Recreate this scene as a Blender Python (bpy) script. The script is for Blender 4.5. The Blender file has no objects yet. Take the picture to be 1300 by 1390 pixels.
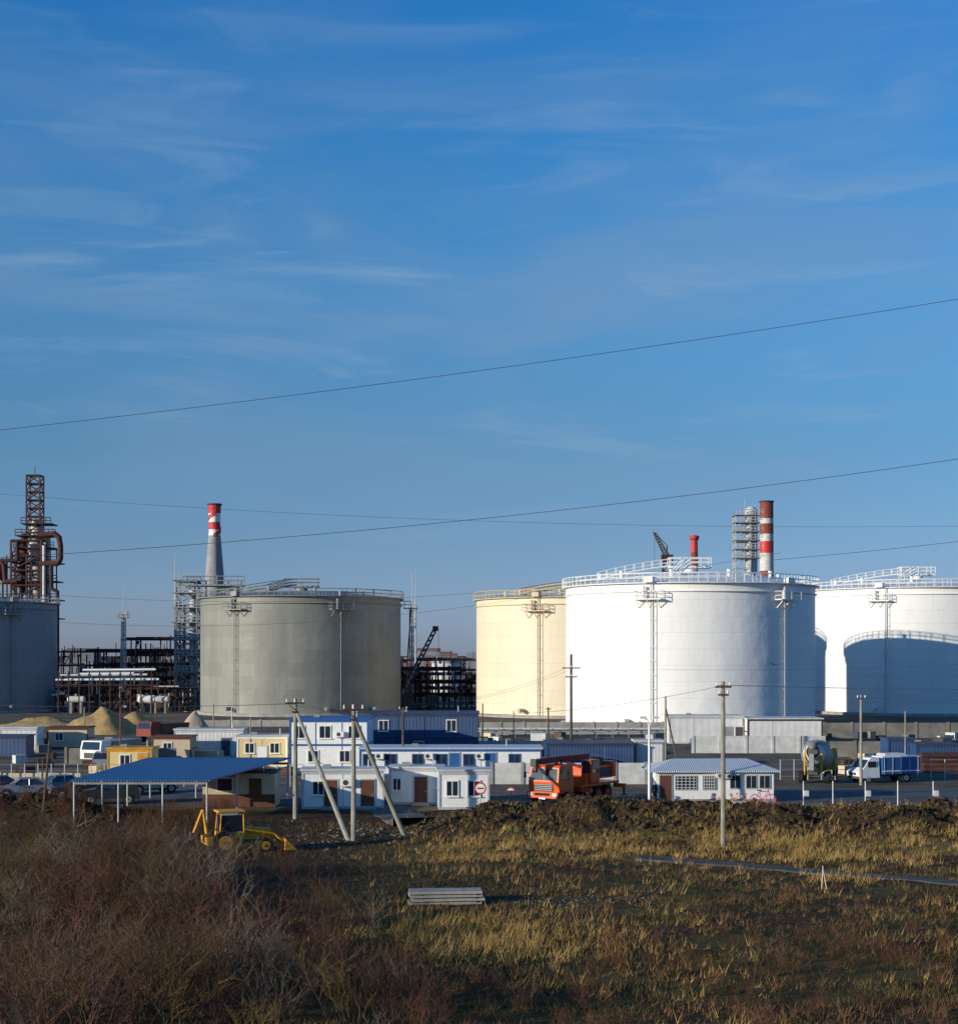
import bpy, math, random
import numpy as np
from mathutils import Vector, Matrix, noise
random.seed(7); rng=np.random.default_rng(7)
sc=bpy.context.scene
F=2100.0; HC=11.0; HY=888.0
def PX(px,Z): return (px-650)/F*Z
def PZ(py,Z): return HC-(py-HY)/F*Z
def ss(x,a,b):
    t=min(1,max(0,(x-a)/(b-a))); return t*t*(3-2*t)
def nn3(x,y,z): return noise.noise((x,y,z))
# ---------------- terrain height
def hgt(x,y):
    near=1-ss(y,106,114)
    n=nn3(x*.07,y*.07,3.1)*.5+nn3(x*.4,y*.4,1.7)*.14
    b=0
    if 80<y<118:
        e=math.exp(-((y-97.5-1.8*nn3(x*.1,0,0))/5.6)**2)
        k=ss(x,-5,0)
        b=e*1.35*k*(0.85+.6*nn3(x*.22,y*.2,0))
        c=nn3(x*.9,y*.9,5)*.5+nn3(x*2.2,y*2.2,2)*.22+abs(nn3(x*.5,y*.5,7))*.3
        b+=c*min(1,e*1.4)*k*.85
        e2=math.exp(-((y-106)/3.0)**2)*ss(-x,24,29)
        b+=e2*(1.1+c)
    return near*n*.6+b
# ---------------- materials
def nmat(name,col,rough=.7,var=.12,scale=2.0,metal=0,bump=0,bscale=20,spec=.3,corr=None):
    m=bpy.data.materials.new(name); m.use_nodes=True; nt=m.node_tree; N=nt.nodes; l=nt.links
    bs=N['Principled BSDF']; bs.inputs['Roughness'].default_value=rough; bs.inputs['Metallic'].default_value=metal
    bs.inputs['Specular IOR Level'].default_value=spec
    tc=N.new('ShaderNodeTexCoord'); nz=N.new('ShaderNodeTexNoise'); nz.inputs['Scale'].default_value=scale
    nz.inputs['Detail'].default_value=3; nz.inputs['Roughness'].default_value=.65
    l.new(tc.outputs['Object'],nz.inputs['Vector'])
    rp=N.new('ShaderNodeValToRGB'); rp.color_ramp.elements[0].position=.3; rp.color_ramp.elements[1].position=.7
    c=col
    rp.color_ramp.elements[0].color=(c[0]*(1-var),c[1]*(1-var),c[2]*(1-var),1)
    rp.color_ramp.elements[1].color=(min(1,c[0]*(1+var)),min(1,c[1]*(1+var)),min(1,c[2]*(1+var)),1)
    l.new(nz.outputs['Fac'],rp.inputs['Fac']); l.new(rp.outputs['Color'],bs.inputs['Base Color'])
    if corr:
        w=N.new('ShaderNodeTexWave'); w.bands_direction='X'; w.inputs['Scale'].default_value=corr
        l.new(tc.outputs['Object'],w.inputs['Vector'])
        b=N.new('ShaderNodeBump'); b.inputs['Strength'].default_value=.7; b.inputs['Distance'].default_value=.04
        l.new(w.outputs['Fac'],b.inputs['Height']); l.new(b.outputs['Normal'],bs.inputs['Normal'])
    elif bump:
        n2=N.new('ShaderNodeTexNoise'); n2.inputs['Scale'].default_value=bscale; n2.inputs['Detail'].default_value=3
        l.new(tc.outputs['Object'],n2.inputs['Vector'])
        b=N.new('ShaderNodeBump'); b.inputs['Strength'].default_value=bump; b.inputs['Distance'].default_value=.1
        l.new(n2.outputs['Fac'],b.inputs['Height']); l.new(b.outputs['Normal'],bs.inputs['Normal'])
    return m
def tankmat(name,col,R,contrast,streak):
    m=bpy.data.materials.new(name); m.use_nodes=True; nt=m.node_tree; N=nt.nodes; l=nt.links
    bs=N['Principled BSDF']; bs.inputs['Roughness'].default_value=.5; bs.inputs['Specular IOR Level'].default_value=.25
    tc=N.new('ShaderNodeTexCoord'); sp=N.new('ShaderNodeSeparateXYZ'); l.new(tc.outputs['Object'],sp.inputs[0])
    at=N.new('ShaderNodeMath'); at.operation='ARCTAN2'; l.new(sp.outputs['X'],at.inputs[0]); l.new(sp.outputs['Y'],at.inputs[1])
    mu=N.new('ShaderNodeMath'); mu.operation='MULTIPLY'; mu.inputs[1].default_value=R; l.new(at.outputs[0],mu.inputs[0])
    cb=N.new('ShaderNodeCombineXYZ'); l.new(mu.outputs[0],cb.inputs[0]); l.new(sp.outputs['Z'],cb.inputs[1])
    br=N.new('ShaderNodeTexBrick'); l.new(cb.outputs[0],br.inputs['Vector'])
    br.inputs['Scale'].default_value=1; br.inputs['Brick Width'].default_value=7.6; br.inputs['Row Height'].default_value=2.35
    br.inputs['Mortar Size'].default_value=.035; br.inputs['Mortar Smooth'].default_value=.3
    k=1-contrast
    br.inputs['Color1'].default_value=(col[0],col[1],col[2],1)
    br.inputs['Color2'].default_value=(col[0]*k,col[1]*k,col[2]*k,1)
    k=.78; br.inputs['Mortar'].default_value=(col[0]*k,col[1]*k,col[2]*k,1)
    mp=N.new('ShaderNodeMapping'); mp.inputs['Scale'].default_value=(.45,.05,1); l.new(cb.outputs[0],mp.inputs[0])
    nz=N.new('ShaderNodeTexNoise'); nz.inputs['Scale'].default_value=1; nz.inputs['Detail'].default_value=7; nz.inputs['Roughness'].default_value=.7
    l.new(mp.outputs[0],nz.inputs['Vector'])
    mr=N.new('ShaderNodeMapRange'); mr.inputs[1].default_value=.3; mr.inputs[2].default_value=.7; mr.inputs[3].default_value=1-streak; mr.inputs[4].default_value=1
    l.new(nz.outputs['Fac'],mr.inputs[0])
    mx=N.new('ShaderNodeMix'); mx.data_type='RGBA'; mx.blend_type='MULTIPLY'; mx.inputs[0].default_value=1
    l.new(br.outputs['Color'],mx.inputs[6]); l.new(mr.outputs[0],mx.inputs[7]); l.new(mx.outputs[2],bs.inputs['Base Color'])
    n3=N.new('ShaderNodeTexNoise'); n3.inputs['Scale'].default_value=.35; l.new(tc.outputs['Object'],n3.inputs['Vector'])
    b=N.new('ShaderNodeBump'); b.inputs['Strength'].default_value=.4; b.inputs['Distance'].default_value=.3
    l.new(n3.outputs['Fac'],b.inputs['Height']); l.new(b.outputs['Normal'],bs.inputs['Normal'])
    return m
M={}
M['white']=nmat('white_paint',(.78,.775,.75,1),.5,.06)
M['offwhite']=nmat('weathered_white',(.55,.55,.53,1),.6,.18,1)
M['whitecor']=nmat('white_corrugated',(.66,.66,.65,1),.5,.1,1,corr=2.2)
M['bluecor']=nmat('blue_corrugated',(.022,.065,.17,1),.5,.15,1,corr=2.2)
M['blue']=nmat('blue_paint',(.03,.11,.31,1),.45,.12)
M['roofblue']=nmat('blue_roof_sheet',(.010,.075,.22,1),.45,.15,.6,corr=1.6)
M['dkblue']=nmat('dark_blue',(.035,.055,.10,1),.6,.15)
M['palebl']=nmat('pale_roof',(.46,.5,.56,1),.6,.06,corr=2)
M['grey']=nmat('grey_steel',(.25,.26,.26,1),.55,.15,1)
M['ltgrey']=nmat('light_steel',(.46,.47,.47,1),.5,.12,1)
M['dkgrey']=nmat('dark_steel',(.06,.06,.06,1),.6,.2,1)
M['black']=nmat('black_rubber',(.015,.015,.015,1),.8,.2)
M['rust']=nmat('rusty_steel',(.085,.036,.028,1),.8,.35,1.5)
M['rustd']=nmat('dark_rusty_steel',(.055,.028,.024,1),.85,.35,1.5)
M['red']=nmat('red_paint',(.55,.035,.03,1),.55,.15)
M['redbr']=nmat('faded_red',(.22,.045,.03,1),.7,.25)
M['orange']=nmat('orange_paint',(.72,.10,.015,1),.4,.15)
M['yellow']=nmat('yellow_paint',(.62,.34,.03,1),.5,.15)
M['dullyel']=nmat('muddy_yellow',(.62,.29,.02,1),.65,.3,3)
M['paleyel']=nmat('pale_yellow_panel',(.68,.54,.24,1),.6,.08)
M['cream']=nmat('cream_plaster',(.55,.46,.32,1),.8,.1)
M['brown']=nmat('brown_door',(.12,.05,.03,1),.6,.2)
M['wood']=nmat('timber',(.10,.075,.055,1),.85,.3,3)
M['conc']=nmat('concrete',(.32,.30,.27,1),.85,.25,.8,bump=.3)
M['polec']=nmat('pole_concrete',(.27,.25,.20,1),.85,.25,1.2)
M['concd']=nmat('stained_concrete',(.19,.175,.155,1),.9,.35,.6,bump=.3)
M['sand']=nmat('sand_heap_mat',(.34,.235,.10,1),.95,.3,1,bump=.8,bscale=4)
M['glass']=nmat('window_glass',(.02,.03,.045,1),.08,.2,spec=.8)
M['silver']=nmat('silver_car_paint',(.35,.36,.37,1),.25,.03,metal=.4)
M['chrome']=nmat('galvanised',(.55,.56,.57,1),.4,.1,metal=.6)
M['darkcar']=nmat('dark_car_paint',(.02,.025,.03,1),.2,.03,spec=.6)
M['insul']=nmat('insulator_white',(.7,.7,.68,1),.3,.05)
M['wire']=nmat('wire_dark',(.06,.06,.065,1),.6,.1)
M['far']=nmat('distant_building',(.2,.22,.25,1),.9,.3,.05)
M['farred']=nmat('distant_roof',(.22,.13,.11,1),.9,.2,.05)
M['asph']=nmat('asphalt',(.085,.09,.098,1),.9,.35,.6,bump=.4)
M['pathm']=nmat('path_asphalt',(.065,.068,.072,1),.9,.4,.8,bump=.4)
M['skin']=nmat('skin',(.5,.28,.2,1),.6,.05)
M['cloth']=nmat('dark_jacket',(.02,.022,.03,1),.9,.2)
M['jean']=nmat('trousers',(.03,.035,.055,1),.9,.2)
M['hair']=nmat('hair',(.02,.014,.01,1),.8,.2)
M['pink']=nmat('pink_paint',(.55,.06,.18,1),.5,.1)
M['redlight']=nmat('red_lamp',(.5,.02,.01,1),.3,.05)
# ---------------- builder
class O:
    def __init__(s,name): s.name=name; s.parts={}
    def P(s,part,mat):
        if part not in s.parts: s.parts[part]=[[],[],[],[],[]]
        p=s.parts[part]
        if mat not in p[3]: p[3].append(mat)
        return p,p[3].index(mat)
    def add(s,part,mat,vs,fs,smooth=False):
        p,mi=s.P(part,mat); b=len(p[0])
        p[0].extend(vs)
        for f in fs: p[1].append(tuple(b+i for i in f)); p[2].append(mi); p[4].append(smooth)
    def box(s,part,mat,c,d,rz=0,taper=None):
        x,y,z=d[0]/2,d[1]/2,d[2]/2; t=taper or (1,1)
        vs=[]
        for sz in(-1,1):
            for sx,sy in((-1,-1),(1,-1),(1,1),(-1,1)):
                kx,ky=(t if sz==1 else (1,1))
                a,b=sx*x*kx,sy*y*ky
                vs.append((c[0]+a*math.cos(rz)-b*math.sin(rz),c[1]+a*math.sin(rz)+b*math.cos(rz),c[2]+sz*z))
        s.add(part,mat,vs,[(3,2,1,0),(4,5,6,7),(0,1,5,4),(1,2,6,5),(2,3,7,6),(3,0,4,7)])
    def cyl(s,part,mat,p1,p2,r1,r2=None,n=8,caps=True):
        r2=r1 if r2 is None else r2
        a=Vector(p1);b=Vector(p2);d=(b-a)
        if d.length<1e-6:return
        d.normalize(); u=d.orthogonal().normalized() if abs(d.z)<.999 else Vector((1,0,0)); v=d.cross(u)
        vs=[]
        for q,r in((a,r1),(b,r2)):
            for i in range(n):
                t=2*math.pi*(i+.5)/n; vs.append(tuple(q+u*(r*math.cos(t))+v*(r*math.sin(t))))
        s.add(part,mat,vs,[(i,(i+1)%n,n+(i+1)%n,n+i) for i in range(n)],n>=10)
        if caps: s.add(part,mat,vs,[tuple(range(n-1,-1,-1)),tuple(range(n,2*n))])
    def bar(s,part,mat,p1,p2,r=.06): s.cyl(part,mat,p1,p2,r,n=4,caps=False)
    def path(s,part,mat,pts,r,n=6):
        for i in range(len(pts)-1): s.cyl(part,mat,pts[i],pts[i+1],r,n=n,caps=(n>4))
    def lathe(s,part,mat,c,prof,n=24):
        vs=[];m=len(prof)
        for r,z in prof:
            for i in range(n):
                t=2*math.pi*i/n; vs.append((c[0]+r*math.cos(t),c[1]+r*math.sin(t),c[2]+z))
        fs=[(k*n+i,k*n+(i+1)%n,(k+1)*n+(i+1)%n,(k+1)*n+i) for k in range(m-1) for i in range(n)]
        s.add(part,mat,vs,fs,True)
    def lattice(s,part,mat,x,y,w,d,z0,z1,nb,r=.1,w2=None):
        w2=w2 or w; dz=(z1-z0)/nb
        for k in range(nb):
            f0=k/nb;f1=(k+1)/nb; a=w+(w2-w)*f0;b=w+(w2-w)*f1
            c0=[(x+i*a/2,y+j*a/2*d/w,z0+k*dz) for i,j in((-1,-1),(1,-1),(1,1),(-1,1))]
            c1=[(x+i*b/2,y+j*b/2*d/w,z0+(k+1)*dz) for i,j in((-1,-1),(1,-1),(1,1),(-1,1))]
            for i in range(4):
                j=(i+1)%4
                s.bar(part,mat,c0[i],c1[i],r*1.3); s.bar(part,mat,c1[i],c1[j],r)
                s.bar(part,mat,c0[i] if k%2 else c0[j],c1[j] if k%2 else c1[i],r*.8)
    def rail(s,part,mat,pts,h=1.1,r=.035,closed=False):
        P=list(pts)+([pts[0]] if closed else [])
        for i in range(len(P)-1):
            a,b=P[i],P[i+1]
            s.bar(part,mat,a,(a[0],a[1],a[2]+h),r)
            for q in(.5,1): s.bar(part,mat,(a[0],a[1],a[2]+h*q),(b[0],b[1],b[2]+h*q),r)
        if not closed: a=P[-1]; s.bar(part,mat,a,(a[0],a[1],a[2]+h),r)
    def done(s,loc=(0,0,0),rz=0,bevel=0,sc_=1):
        mk=[]
        for pn,(v,f,mi,ml,sm) in s.parts.items():
            me=bpy.data.meshes.new(pn); me.from_pydata(v,[],f)
            for m in ml: me.materials.append(M[m])
            me.polygons.foreach_set('material_index',mi); me.polygons.foreach_set('use_smooth',sm); me.update()
            ob=bpy.data.objects.new(pn,me); sc.collection.objects.link(ob); mk.append(ob)
            if bevel:
                b=ob.modifiers.new('b','BEVEL'); b.width=bevel; b.segments=2; b.limit_method='ANGLE'
        if len(mk)==1: e=mk[0]; e.name=s.name
        else:
            e=bpy.data.objects.new(s.name,None); sc.collection.objects.link(e)
            for ob in mk: ob.parent=e
        e.location=loc; e.rotation_euler=(0,0,rz); e.scale=(sc_,sc_,sc_); return e
# ---------------- camera
cam=bpy.data.cameras.new('camera'); co=bpy.data.objects.new('camera',cam); sc.collection.objects.link(co)
co.location=(0,0,HC); co.rotation_euler=(math.pi/2,0,0); cam.sensor_fit='AUTO'; cam.sensor_width=36
cam.lens=F/1390*36; cam.shift_y=(HY-695)/1390; cam.clip_end=20000; cam.clip_start=.5; sc.camera=co
# ---------------- light
AZ=math.radians(61); EL=math.radians(11.5)
d=Vector((math.sin(AZ)*math.cos(EL),math.cos(AZ)*math.cos(EL),-math.sin(EL)))
sl=bpy.data.lights.new('sun','SUN'); sl.energy=5; sl.angle=math.radians(.5); sl.color=(1,.90,.73)
so=bpy.data.objects.new('sun',sl); sc.collection.objects.link(so); so.rotation_euler=d.to_track_quat('-Z','Y').to_euler(); so.location=(-100,-60,60)
w=bpy.data.worlds.new('World'); sc.world=w; w.use_nodes=True; nt=w.node_tree; N=nt.nodes; l=nt.links
bg=N['Background']; bg.inputs['Strength'].default_value=.1
sk=N.new('ShaderNodeTexSky'); sk.sky_type='NISHITA'; sk.sun_disc=False; sk.sun_elevation=EL; sk.sun_rotation=AZ+math.pi
sk.air_density=1.0; sk.dust_density=.4; sk.ozone_density=3.0; sk.altitude=100
tc=N.new('ShaderNodeTexCoord'); sep=N.new('ShaderNodeSeparateXYZ'); l.new(tc.outputs['Generated'],sep.inputs[0])
gr=N.new('ShaderNodeValToRGB'); e=gr.color_ramp.elements
e[0].position=0; e[0].color=(.34,.42,.86,1); e[1].position=.40; e[1].color=(.125,.55,.88,1)
for p_,c_ in ((.035,(.31,.40,.74,1)),(.07,(.29,.38,.60,1)),(.13,(.27,.41,.55,1)),(.226,(.30,.53,.69,1)),(.31,(.22,.56,.79,1))):
    x=e.new(p_); x.color=c_
l.new(sep.outputs['Z'],gr.inputs['Fac'])
sm=N.new('ShaderNodeMix'); sm.data_type='RGBA'; sm.blend_type='MULTIPLY'; sm.inputs[0].default_value=1; l.new(sk.outputs[0],sm.inputs[6]); l.new(gr.outputs[0],sm.inputs[7])
sc2=N.new('ShaderNodeVectorMath'); sc2.operation='SCALE'; sc2.inputs['Scale'].default_value=2.15; l.new(sm.outputs[2],sc2.inputs[0])
def cloud(scl,rot,loc,base,a,b,amt,ns,dist):
    mp=N.new('ShaderNodeMapping'); mp.inputs['Scale'].default_value=scl; mp.inputs['Rotation'].default_value=(0,rot,0); mp.inputs['Location'].default_value=loc
    l.new(tc.outputs['Generated'],mp.inputs[0])
    nz=N.new('ShaderNodeTexNoise'); nz.inputs['Scale'].default_value=ns; nz.inputs['Detail'].default_value=9; nz.inputs['Roughness'].default_value=.55; nz.inputs['Distortion'].default_value=dist
    l.new(mp.outputs[0],nz.inputs['Vector'])
    rp=N.new('ShaderNodeMapRange'); rp.interpolation_type='SMOOTHSTEP'; rp.inputs[1].default_value=a; rp.inputs[2].default_value=b; rp.inputs[3].default_value=0; rp.inputs[4].default_value=amt
    l.new(nz.outputs['Fac'],rp.inputs[0])
    return rp.outputs[0]
def cmix(f,src,col):
    mx=N.new('ShaderNodeMix'); mx.data_type='RGBA'; l.new(f,mx.inputs[0]); l.new(src,mx.inputs[6]); mx.inputs[7].default_value=col; return mx.outputs[2]
f1=cloud((1.6,1.6,6),.15,(.7,0,.4),None,.40,.66,.5,1.9,.5)
f2=cloud((2.5,2.5,17),-.12,(3.1,0,1.3),None,.50,.74,.45,2.2,.9)
# clouds thin out toward the zenith side and the horizon
env=N.new('ShaderNodeValToRGB'); ee=env.color_ramp.elements; ee[0].position=0; ee[0].color=(.25,.25,.25,1); ee[1].position=.42; ee[1].color=(.12,.12,.12,1)
q=ee.new(.09); q.color=(.6,.6,.6,1); q=ee.new(.2); q.color=(1,1,1,1); q=ee.new(.3); q.color=(.7,.7,.7,1)
l.new(sep.outputs['Z'],env.inputs['Fac'])
def mul(a,b):
    m=N.new('ShaderNodeMath'); m.operation='MULTIPLY'; l.new(a,m.inputs[0]); l.new(b,m.inputs[1]); return m.outputs[0]
c=cmix(mul(f1,env.outputs[0]),sc2.outputs[0],(1.95,3.2,5.0,1)); c=cmix(mul(f2,env.outputs[0]),c,(2.6,4.0,5.8,1))
l.new(c,bg.inputs['Color'])
sc.view_settings.view_transform='Standard'; sc.view_settings.look='None'; sc.view_settings.exposure=0
# ---------------- ground
PATH=[(PX(868,84),84),(PX(1000,81.5),81.5),(PX(1150,78),78),(PX(1330,74),74)]
def dpath(x,y):
    b=99
    for (x0,y0),(x1,y1) in zip(PATH,PATH[1:]):
        dx,dy=x1-x0,y1-y0; t=min(1,max(0,((x-x0)*dx+(y-y0)*dy)/(dx*dx+dy*dy))); b=min(b,math.hypot(x-x0-t*dx,y-y0-t*dy))
    return b
def ground():
    xs=np.concatenate([-np.geomspace(6000,52,26),np.arange(-48,52,.33),np.geomspace(54,6000,26)])
    ys=np.concatenate([[-300,-100,0,20,35],np.arange(43,118,.26),np.arange(120,340,6),np.geomspace(345,9000,24)])
    nx,ny=len(xs),len(ys); v=np.zeros((ny,nx,3)); z=np.zeros((ny,nx,4))
    for j,y in enumerate(ys):
        for i,x in enumerate(xs):
            h=0
            if 30<y<118 and abs(x)<53: h=hgt(x,y)
            v[j,i]=(x,y,h)
            gr=ss(y,107,111)*(1-ss(y,330,420))
            n=nn3(x*.09,y*.13,9)
            gold=ss(y,82,84)*(1-ss(y,90,93))*ss(x,-6,0)*.8
            gold=max(gold,math.exp(-(((x-.5)/5)**2+((y-61)/5)**2))*.9)
            gold=max(gold,ss(n,.2,.5)*.4)
            dirt=math.exp(-((y-98)/6)**2)*ss(x,-6,0)
            dirt=max(dirt,1-ss(x+n*6,-12,-3)); dirt=max(dirt,ss(nn3(x*.12,y*.2,20),-.05,.25)*.9)
            z[j,i]=(gr,min(1,gold),min(1,dirt),1)
    idx=np.arange(nx*ny).reshape(ny,nx)
    f=np.stack([idx[:-1,:-1],idx[:-1,1:],idx[1:,1:],idx[1:,:-1]],-1).reshape(-1,4)
    me=bpy.data.meshes.new('ground'); me.from_pydata(v.reshape(-1,3).tolist(),[],f.tolist())
    a=me.color_attributes.new('zone','FLOAT_COLOR','POINT'); a.data.foreach_set('color',z.reshape(-1).astype(np.float32))
    me.polygons.foreach_set('use_smooth',[True]*len(f))
    m=bpy.data.materials.new('ground_mat'); m.use_nodes=True; nt=m.node_tree; N=nt.nodes; l=nt.links; bs=N['Principled BSDF']
    bs.inputs['Roughness'].default_value=.95; bs.inputs['Specular IOR Level'].default_value=.1
    at=N.new('ShaderNodeAttribute'); at.attribute_name='zone'; sp=N.new('ShaderNodeSeparateColor'); l.new(at.outputs['Color'],sp.inputs[0])
    tc=N.new('ShaderNodeTexCoord')
    def nz(s,det=5,ro=.65):
        n=N.new('ShaderNodeTexNoise'); n.inputs['Scale'].default_value=s; n.inputs['Detail'].default_value=det; n.inputs['Roughness'].default_value=ro
        l.new(tc.outputs['Object'],n.inputs['Vector']); return n
    def ramp(n,c1,c2,a=.35,b=.65):
        r=N.new('ShaderNodeValToRGB'); r.color_ramp.elements[0].position=a; r.color_ramp.elements[1].position=b
        r.color_ramp.elements[0].color=c1; r.color_ramp.elements[1].color=c2; l.new(n.outputs['Fac'],r.inputs['Fac']); return r
    def mix(f,a,b):
        x=N.new('ShaderNodeMix'); x.data_type='RGBA'; l.new(f,x.inputs[0]); l.new(a,x.inputs[6]); l.new(b,x.inputs[7]); return x.outputs[2]
    n1=nz(.5); n2=nz(3); n3=nz(.15)
    base=ramp(n1,(.038,.029,.012,1),(.11,.082,.03,1))
    gold=ramp(n2,(.10,.065,.02,1),(.27,.18,.055,1))
    dirt=ramp(n2,(.022,.014,.007,1),(.10,.062,.03,1))
    grav=ramp(n3,(.085,.072,.055,1),(.18,.16,.135,1)); 
    def mask(ch):
        a=N.new('ShaderNodeMath'); a.operation='MULTIPLY_ADD'; l.new(n2.outputs['Fac'],a.inputs[0]); a.inputs[1].default_value=1.2; l.new(sp.outputs[ch],a.inputs[2])
        r=N.new('ShaderNodeMapRange'); l.new(a.outputs[0],r.inputs[0]); r.inputs[1].default_value=.85; r.inputs[2].default_value=1.35; return r.outputs[0]
    c=mix(mask(1),base.outputs[0],gold.outputs[0]); c=mix(mask(2),c,dirt.outputs[0]); c=mix(mask(0),c,grav.outputs[0])
    l.new(c,bs.inputs['Base Color'])
    b=N.new('ShaderNodeBump'); b.inputs['Strength'].default_value=.9; b.inputs['Distance'].default_value=.3; n4=nz(2.2,6,.7)
    l.new(n4.outputs['Fac'],b.inputs['Height']); l.new(b.outputs['Normal'],bs.inputs['Normal'])
    me.materials.append(m); ob=bpy.data.objects.new('ground',me); sc.collection.objects.link(ob)
ground()
def strip(name,mat,pts,wd,dz=.05):
    o=O(name)
    vs=[];n=0
    for i in range(len(pts)-1):
        a=Vector(pts[i]);b=Vector(pts[i+1]);k=max(1,int((b-a).length/.5))
        nrm=Vector((-(b-a).y,(b-a).x)).normalized()
        for j in range(k+(i==len(pts)-2)):
            p=a.lerp(b,j/k)
            zz=max(hgt(*(p+nrm*q)) for q in(-wd/2,0,wd/2))+dz
            wv=wd/2*(1+.25*nn3(p.x*.6,p.y*.6,4))
            for q in(-wv,wv): vs.append((p.x+nrm.x*q,p.y+nrm.y*q,zz))
            n+=1
    lo=[(x,y,z-.5) for x,y,z in vs]; m=len(vs)
    o.add(name,mat,vs+lo,[(2*i,2*i+2,2*i+3,2*i+1) for i in range(n-1)]+[(2*i,m+2*i,m+2*i+2,2*i+2) for i in range(n-1)]); o.done()
strip('drainage_path','pathm',PATH,1.3,.06)
o=O('yard_road'); o.add('yard_road','asph',[(14,115.5,.012),(70,115.5,.012),(70,127,.012),(14,127,.012)],[(0,1,2,3)]); o.done()
o=O('car_park'); o.add('car_park','asph',[(-45,113.5,.012),(-12,113.5,.012),(-10,128,.012),(-45,128,.012)],[(0,1,2,3)])
o.done()
strip('entrance_road','asph',[(-8,114),(-5,104),(-4,99)],3.4,.03)
# ---------------- tanks
def tank(name,X,Y,R,H,mat,trim,lad,plats,stair=-50,rise=1.7):
    o=O(name); n=128
    o.lathe('shell',mat,(0,0,0),[(R,0),(R,H)],n)
    o.lathe('foundation_ring','conc',(0,0,0),[(R+.9,0),(R+.9,.5),(R+.02,.52)],64)
    o.lathe('wind_girder',trim,(0,0,0),[(R+.01,H-1.35),(R+.3,H-1.32),(R+.3,H-1.2),(R+.01,H-1.17)],n)
    o.lathe('top_walkway',trim,(0,0,0),[(R+.01,H-.12),(R+.65,H-.12),(R+.65,H+.02),(R-.2,H+.02)],n)
    dome=lambda r: H+.05+rise*(1-(r/R)**2)
    o.lathe('dome_roof',mat,(0,0,0),[(R-.2,dome(R)),(R*.85,dome(R*.85)),(R*.6,dome(R*.6)),(R*.35,dome(R*.35)),(.1,dome(0))],64)
    k=92
    o.rail('rim_railing',trim,[((R+.55)*math.sin(2*math.pi*i/k),-(R+.55)*math.cos(2*math.pi*i/k),H) for i in range(k)],1.3,.06,True)
    k=56
    o.rail('inner_railing',trim,[((R-1.6)*math.sin(2*math.pi*i/k),-(R-1.6)*math.cos(2*math.pi*i/k),dome(R-1.6)) for i in range(k)],1.1,.05,True)
    o.cyl('roof_hatch',trim,(0,0,dome(0)-.1),(0,0,dome(0)+.7),1.2,n=16)
    o.box('roof_platform',trim,(0,0,dome(0)+.8),(6.5,3,.3))
    zp=dome(0)+.95
    o.rail('roof_platform_railing',trim,[(-3.2,-1.4,zp),(-1.6,-1.4,zp),(0,-1.4,zp),(1.6,-1.4,zp),(3.2,-1.4,zp),(3.2,1.4,zp),(0,1.4,zp),(-3.2,1.4,zp)],1.3,.08,True)
    for i in range(10):
        a=2*math.pi*i/10+.3; r=R*.72
        o.cyl('roof_vents',trim,(r*math.sin(a),-r*math.cos(a),dome(r)-.1),(r*math.sin(a),-r*math.cos(a),dome(r)+1.0),.22,.35,n=8)
    for sa in (stair,stair-70):
        a=math.radians(sa); dr=Vector((math.sin(a),-math.cos(a),0)); sd=Vector((dr.y,-dr.x,0))*.5
        Ls=[[],[]]
        for j in range(9):
            r=R*.75-(R*.75-3)*j/8; p=dr*r; z=dome(max(0,r))+.15+.9*j/8
            for q,sg in((0,-1),(1,1)): Ls[q].append(tuple(p+sd*sg+Vector((0,0,z))))
        for q in(0,1):
            o.rail('roof_stair',trim,Ls[q],1.1,.06)
            for j in range(8): o.bar('roof_stair',trim,Ls[q][j],Ls[q][j+1],.14)
    for ang in lad:
        a=math.radians(ang); r=R+.35; t=Vector((math.cos(a),math.sin(a),0)); p=Vector((math.sin(a)*r,-math.cos(a)*r,0))
        o.bar('riser_pipes','grey' if trim!='white' else 'ltgrey',p+Vector((0,0,.5)),p+Vector((0,0,H-.2)),.1)
        q=p+t*.5
        o.bar('riser_pipes',trim,q+Vector((0,0,.5)),q+Vector((0,0,H-1)),.05)
        for z in range(2,int(H),2): o.bar('riser_pipes',trim,p+Vector((0,0,z)),p*((R)/r)+Vector((0,0,z)),.05); o.bar('riser_pipes',trim,p+Vector((0,0,z)),q+Vector((0,0,z)),.04)
    for ang in plats:
        a=math.radians(ang); t=Vector((math.cos(a),math.sin(a),0)); nrm=Vector((math.sin(a),-math.cos(a),0)); z=H-2.4
        c=nrm*(R+.75); rz=a
        o.box('hanging_platforms',trim,(c.x,c.y,z),(4.2,1.3,.16),rz)
        P=[tuple(nrm*(R+.1)-t*2.1+Vector((0,0,z))),tuple(nrm*(R+1.4)-t*2.1+Vector((0,0,z))),tuple(nrm*(R+1.4)+Vector((0,0,z))),tuple(nrm*(R+1.4)+t*2.1+Vector((0,0,z))),tuple(nrm*(R+.1)+t*2.1+Vector((0,0,z)))]
        o.rail('hanging_platforms',trim,P,1.2,.05)
        for sg in(-1.6,0,1.6): o.bar('hanging_platforms',trim,nrm*(R+1.3)+t*sg+Vector((0,0,z)),nrm*(R+.02)+t*sg+Vector((0,0,z-1.2)),.07)
        o.cyl('hanging_platforms',trim,nrm*(R+.6)-t*.7+Vector((0,0,z+.1)),nrm*(R+.6)-t*.7+Vector((0,0,z+1.9)),.25,n=8)
        o.box('hanging_platforms',trim,(c.x+t.x*.2,c.y+t.y*.2,H+.4),(1.3,.9,.8),rz)
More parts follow.
